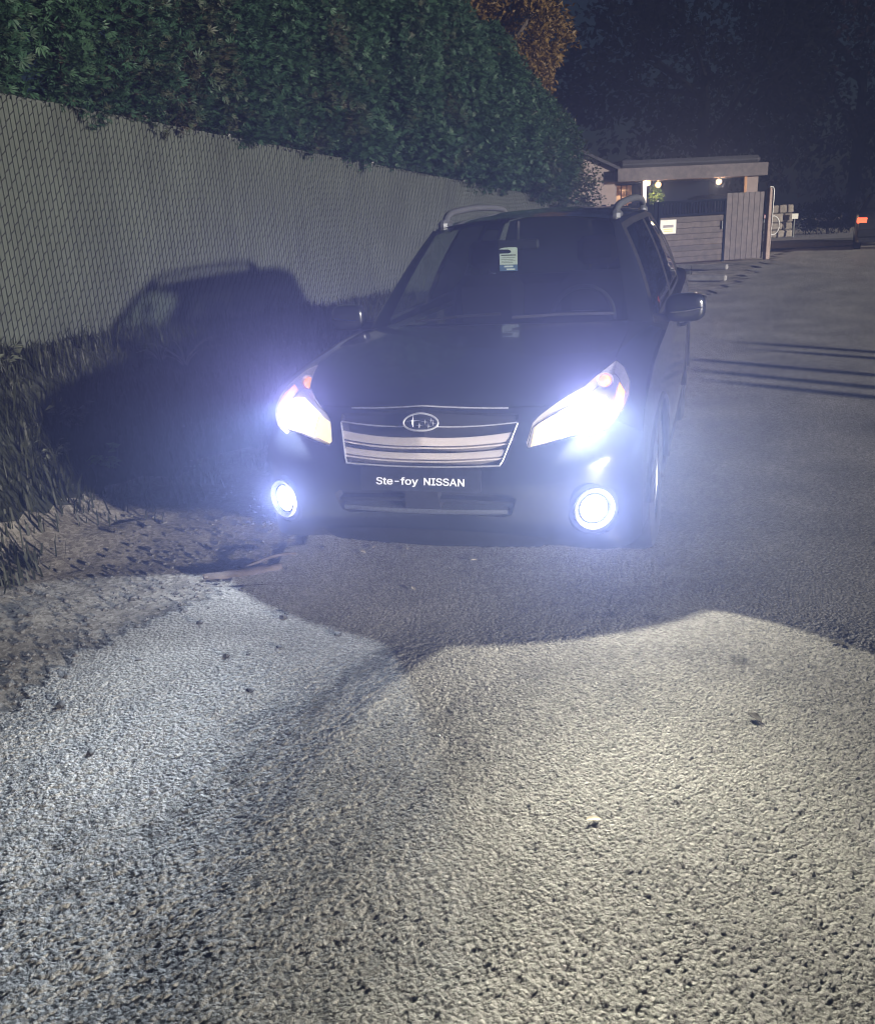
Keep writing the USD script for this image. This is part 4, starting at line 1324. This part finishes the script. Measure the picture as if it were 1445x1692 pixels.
# stone wall piece and small things on the right
sw0, sw1 = unpix(1269, 390, 33.5), unpix(1307, 390, 33.5)
wall = thing('stone_pillar', 'squat pillar of rough brown stones behind the wooden post', 'pillar')
wx0, wx1 = sw0[0], sw1[0]
zt = float(unpix(1288, 338, 33.5)[2])
obj('core', box(wx0 + .03, wx1 - .03, 33.53, 33.95, 0, zt - .02), 'mortar', wall)
z = 0.0
r = np.random.default_rng(3)
for row, hgt_ in enumerate((.26, .24, .30, .28)):
    hgt_ = hgt_ * zt / 1.08
    x = wx0
    while x < wx1 - .05:
        w_ = min(r.uniform(.26, .5), wx1 - x)
        if wx1 - x - w_ < .15:
            w_ = wx1 - x
        m = box(x + .012, x + w_ - .012, 33.45 - r.uniform(0, .04), 33.60, z + .012, z + hgt_ - .012, .035)
        m = m.subdivide()
        m.vertices += r.normal(0, .006, m.vertices.shape)
        obj('stone', m, 'stone', wall, smooth=50)
        x += w_
    z += hgt_
q = unpix(1313, 357, 33.2)
bx = thing('house_number_sign', 'little blank white plate on a stake right of the stone pillar', 'sign')
obj('plate', box(q[0] - .11, q[0] + .11, q[1], q[1] + .015, q[2] - .09, q[2] + .09, .004), 'sign_white', bx)
obj('stake', box(q[0] - .02, q[0] + .02, q[1] + .016, q[1] + .05, 0, q[2] + .05), 'post_metal', bx)
hd = thing('low_hedge', 'dark clipped hedge between the stone pillar and the parked car', 'hedge', (14.6, 34.6, 0))
obj('foliage', crown([0, 0, .62], (1.6, .5, .62), 4200, .10, 131, hollow=.2), 'dark_leaf', hd)
obj('stems', [tube([[x, 0, -.05], [x + .05, 0, .7]], .025, 6) for x in np.linspace(-1.2, 1.2, 7)], 'bark', hd)

# ------------------------------------------------------------------ grass, weeds, stones, leaves
r = np.random.default_rng(11)
N = 60000
s_ = r.uniform(-1.5, 17, N) ** 1.0
e_ = r.uniform(0.9, 3.5, N)
pos = E0 + DIR * s_[:, None] + NRM * e_[:, None]
dens = meshkit.fbm(np.c_[pos * 2.2, np.zeros(N)], 3, 2)
grow = smooth01(.95, 1.7, e_ + (meshkit.fbm(np.c_[pos * 1.4, np.ones(N)], 3, 6) - .5) * 1.2)
keep = (r.random(N) < grow * (0.25 + dens))
pos, dens = pos[keep], dens[keep]
z0 = bank(pos[:, 0], pos[:, 1]) - .02
n = len(pos)
h = r.uniform(.05, .16, n) * (0.5 + dens) * (1 + 0.9 * (r.random(n) < .06))
a = r.uniform(0, 2 * np.pi, n)
lean = r.uniform(.1, .8, n)
dx = np.c_[np.cos(a), np.sin(a)]
sd = np.c_[-np.sin(a), np.cos(a)] * r.uniform(.003, .008, n)[:, None]
b0 = np.c_[pos - sd, z0]
b1 = np.c_[pos + sd, z0]
m0 = np.c_[pos + dx * (h * lean * .35)[:, None] - sd * .8, z0 + h * .6]
m1 = np.c_[pos + dx * (h * lean * .35)[:, None] + sd * .8, z0 + h * .6]
tp = np.c_[pos + dx * (h * lean)[:, None], z0 + h * (1 - .35 * lean)]
V = np.stack([b0, b1, m1, m0, tp], 1).reshape(-1, 3)
k = np.arange(n) * 5
Fc = np.vstack([np.c_[k, k + 1, k + 2], np.c_[k, k + 2, k + 3], np.c_[k + 3, k + 2, k + 4]])
obj('grass', trimesh.Trimesh(V, Fc, process=False), 'grass_blade', kind='stuff', label='rough dark grass on the bank below the slatted fence', cat='grass')


def tuft(name, label, cat, px, py, depth, n, hgt, mat, seed, wid=.006, arch=.8, group=None):
    q = unpix(px, py, depth)
    zb = float(bank(q[0], q[1]))
    t = thing(name, label, cat, (q[0], q[1], zb - .02), 0, group)
    r = np.random.default_rng(seed)
    for part_, lo, hi_ in (('blades', 0, n), ):
        ms = []
        for _ in range(n):
            an, hh_ = r.uniform(0, 6.28), hgt * r.uniform(.55, 1.1)
            d_ = np.array([math.cos(an), math.sin(an)])
            tt_ = np.linspace(0, 1, 7)
            cv = np.c_[d_[0] * hh_ * arch * tt_ ** 1.8, d_[1] * hh_ * arch * tt_ ** 1.8, hh_ * (tt_ - .45 * arch * tt_ ** 3)]
            sd_ = np.array([-d_[1], d_[0], 0]) * wid * (1 - tt_ * .8)[:, None]
            ms.append(grid(np.stack([cv - sd_, cv + sd_])))
        obj('blades', ms, mat, t)
    return t


tuft('grass_tuft', 'pale tuft of arching grass at the foot of the fence, left of the headlight', 'grass tuft', 305, 590, 7.4, 26, .42, 'pale_grass', 1, arch=1.1)
tuft('grass_tuft', 'small pale grass tuft on the bank left of the arching tuft', 'grass tuft', 262, 570, 7.4, 16, .25, 'pale_grass', 2)


def weed(label, px, py, depth, n, size, hgt, mat, seed):
    q = unpix(px, py, depth)
    zb = float(bank(q[0], q[1]))
    t = thing('weed_plant', label, 'weed', (q[0], q[1], zb - .02))
    r = np.random.default_rng(seed)
    V_, st = [], []
    lf = leaf_shape(r)
    P_, D_, S_ = [], [], []
    for _ in range(n):
        an, hh_ = r.uniform(0, 6.28), hgt * r.uniform(.3, 1.0)
        tip = np.array([math.cos(an) * hh_ * .5, math.sin(an) * hh_ * .5, hh_])
        st.append(tube([[0, 0, 0], tip * [.4, .4, .6], tip], [.004, .003, .002], 4))
        for q_ in range(4):
            f_ = r.uniform(.4, 1.0)
            P_.append(tip * f_)
            D_.append([math.cos(an + r.normal(0, .9)), math.sin(an + r.normal(0, .9)), r.uniform(-.3, .4)])
            S_.append(size * r.uniform(.6, 1.2))
    obj('leaves', scatter([lf], np.array(P_), np.array(D_), S_, r), mat, t)
    obj('stems', st, 'grass_blade', t)


weed('pale leaved weed on the bank at the left edge of the picture', 18, 650, 6.4, 7, .10, .28, 'pale_grass', 1)
weed('small weed with bright leaves low on the bank, above the gravel', 95, 775, 5.6, 10, .05, .18, 'pale_grass', 2)
weed('spreading green weed at the bank foot, left of the fog lamp', 170, 770, 5.6, 9, .08, .16, 'porch_leaf', 3)
weed('dark leafy weed in the middle of the bank', 120, 700, 6.0, 14, .07, .26, 'shrub_leaf', 4)

# gravel and loose stones along the road edge
base = []
for k in range(8):
    m = trimesh.creation.icosphere(1, 1.0)
    rr_ = np.random.default_rng(50 + k)
    m.vertices = m.vertices * (1 + rr_.normal(0, .16, (len(m.vertices), 1))) * rr_.uniform([.8, .8, .45], [1.2, 1.2, .8])
    base.append((np.array(m.vertices), np.array(m.faces)))
r = np.random.default_rng(12)
N = 9000
s_ = r.uniform(-3.4, 7, N)
e_ = np.abs(r.normal(0, .75, N)) - .25 + np.clip(-s_, 0, 3) * r.uniform(0, .5, N)
pos = E0 + DIR * s_[:, None] + NRM * e_[:, None]
V, Fc, n = [], [], 0
for p_ in pos:
    v, f = base[r.integers(8)]
    sz = min(.0022 + r.exponential(.0032), .017)
    an = r.uniform(0, 6.28)
    c_, s2_ = math.cos(an), math.sin(an)
    v = (v * sz) @ np.array([[c_, s2_, 0], [-s2_, c_, 0], [0, 0, 1.0]])
    z_ = max(float(bank(p_[0], p_[1])) - .012, -.02) if True else 0
    V.append(v + [p_[0], p_[1], z_ + .45 * sz])
    Fc.append(f + n)
    n += len(v)
obj('gravel', trimesh.Trimesh(np.vstack(V), np.vstack(Fc), process=False), 'pebble', kind='stuff', label='loose gravel along the crumbling edge of the asphalt', cat='gravel')
spots = [(468, 1022, .024, 'larger of two touching dark stones on the left lit patch'), (474, 1015, .016, 'smaller of two touching dark stones on the left lit patch'), (374, 1085, .020, 'dark stone left of the middle of the left lit patch'),
         (414, 1142, .018, 'dark stone near the centre of the left lit patch'), (558, 1050, .020, 'dark stone at the right rim of the left lit patch'), (461, 1070, .013, 'tiny dark stone below the touching pair'),
         (100, 1166, .022, 'dark stone on the gravel at the left edge'), (150, 1245, .020, 'dark stone in the left foreground asphalt'), (410, 1082, .011, 'tiny dark stone right of the stone left of the patch middle'),
         (330, 1030, .018, 'dark stone on the ochre rim of the left lit patch')]
for px, py, sz, lab in spots:
    q = onground(px, py)
    v, f = base[r.integers(8)]
    sz *= .72
    m = trimesh.Trimesh(v * sz + [q[0], q[1], sz * .35], f, process=False)
    obj('dark_stone', m, 'dark_pebble', label=lab, cat='stone', smooth=40)


def flake(name, label, cat, px, py, size, mat, seed, curl=.5, ln=1.0):
    q = onground(px, py)
    r = np.random.default_rng(seed)
    t = np.linspace(-1, 1, 9)
    wd = (1 - t ** 2) ** .6 * .45
    rows = []
    for k in (-1, -.5, 0, .5, 1):
        rows.append(np.c_[t * ln, wd * k, .14 + .35 * curl * (np.abs(k) ** 1.5) * (1 - t ** 2) + .12 * t * curl + r.normal(0, .03, 9)])
    m = grid(np.array(rows) * size)
    b_ = m.copy()
    b_.vertices -= [0, 0, .02 * size]
    b_.invert()
    m = join([m, b_])
    m.apply_transform(trimesh.transformations.rotation_matrix(r.uniform(0, 6.28), [0, 0, 1]))
    m.apply_translation([q[0], q[1], .004])
    obj(name, m, mat, label=label, cat=cat, smooth=50)


flake('dry_leaf', 'small pale dry leaf on the asphalt in the lower middle', 'leaf', 980, 1357, .022, 'dry_leaf', 1)
flake('dry_leaf', 'dark curled leaf on the lit asphalt to the right', 'leaf', 1246, 1190, .030, 'dark_dry_leaf', 2, 1.0)
flake('dry_leaf', 'dark leaf on the far right of the lit asphalt, near its shadowed edge', 'leaf', 1383, 1066, .03, 'dark_dry_leaf', 3, .6)
for k, (px, py) in enumerate(((600, 914), (619, 906), (675, 909), (783, 928), (683, 974))):
    flake('dry_leaf', ['pale leaf crumb under the left part of the front bumper', 'second pale leaf crumb under the left part of the bumper', 'pale leaf crumb under the middle of the bumper', 'pale leaf crumb under the right part of the bumper', 'pale crumb in the dark wedge before the bumper'][k], 'leaf', px, py, .02, 'dry_leaf', 10 + k)
q = onground(402, 948)
br = thing('broken_branch', 'flat pale piece of broken branch lying left of the front wheel', 'branch', (q[0], q[1], 0.0), 0.25)
r = np.random.default_rng(5)
for nm, off in (('bark_piece', 0), ('twig', 1)):
    x = np.linspace(-.19, .19, 12)
    if off == 0:
        rows = [np.c_[x, wd_ * np.sin((x + .19) / .38 * np.pi) ** .5 + r.normal(0, .004, 12), .012 + h_ + r.normal(0, .003, 12)] for wd_, h_ in ((-.035, -.012), (-.024, .008), (0, .014), (.024, .008), (.035, -.012))]
        obj(nm, grid(np.array(rows)), 'pale_wood', br, smooth=50)
    else:
        obj(nm, tube(np.c_[x * 1.2 + .04, .05 + x * .3, .02 + .02 * np.sin(x * 14)], .008, 6), 'pale_wood', br, smooth=50)

# unseen timber bollards added past the right edge to cast long shadows across the lane
tips = [(1150, 594, .46), (1172, 614, .40), (1205, 632, .36), (1230, 566, .08), (1262, 578, .08)]
for k, (px, py, wd_) in enumerate(tips):
    q = onground(px, py)[:2]
    hb = .60 + .02 * k
    b0_ = q + hb / math.tan(ELEV) * np.array([math.sin(AZ), math.cos(AZ)])
    t = thing('timber_bollard', 'low timber bollard added beyond the right edge of the picture to cast a long shadow', 'bollard', (b0_[0], b0_[1], 0), -.8, 'bollards added beyond the right edge')
    obj('post', box(-wd_ / 2, wd_ / 2, -.08, .08, -.1, hb - .03, .012), 'post_wood', t)
    obj('cap', box(-wd_ / 2 + .01, wd_ / 2 - .01, -.07, .07, hb - .03, hb, .012), 'post_wood', t)

# ------------------------------------------------------------------ thin haze
M['haze_air'] = usdkit.material(stage, W + 'Looks/haze_air', {'v': ('principled_volume', {'color': (0.37, 0.52, 1.0), 'density': HAZE, 'anisotropy': 0.75})}, [], volume='v.volume')
obj('haze', box(-32, 36, -11, 54, -1.6, 12.5), 'haze_air', kind='stuff')
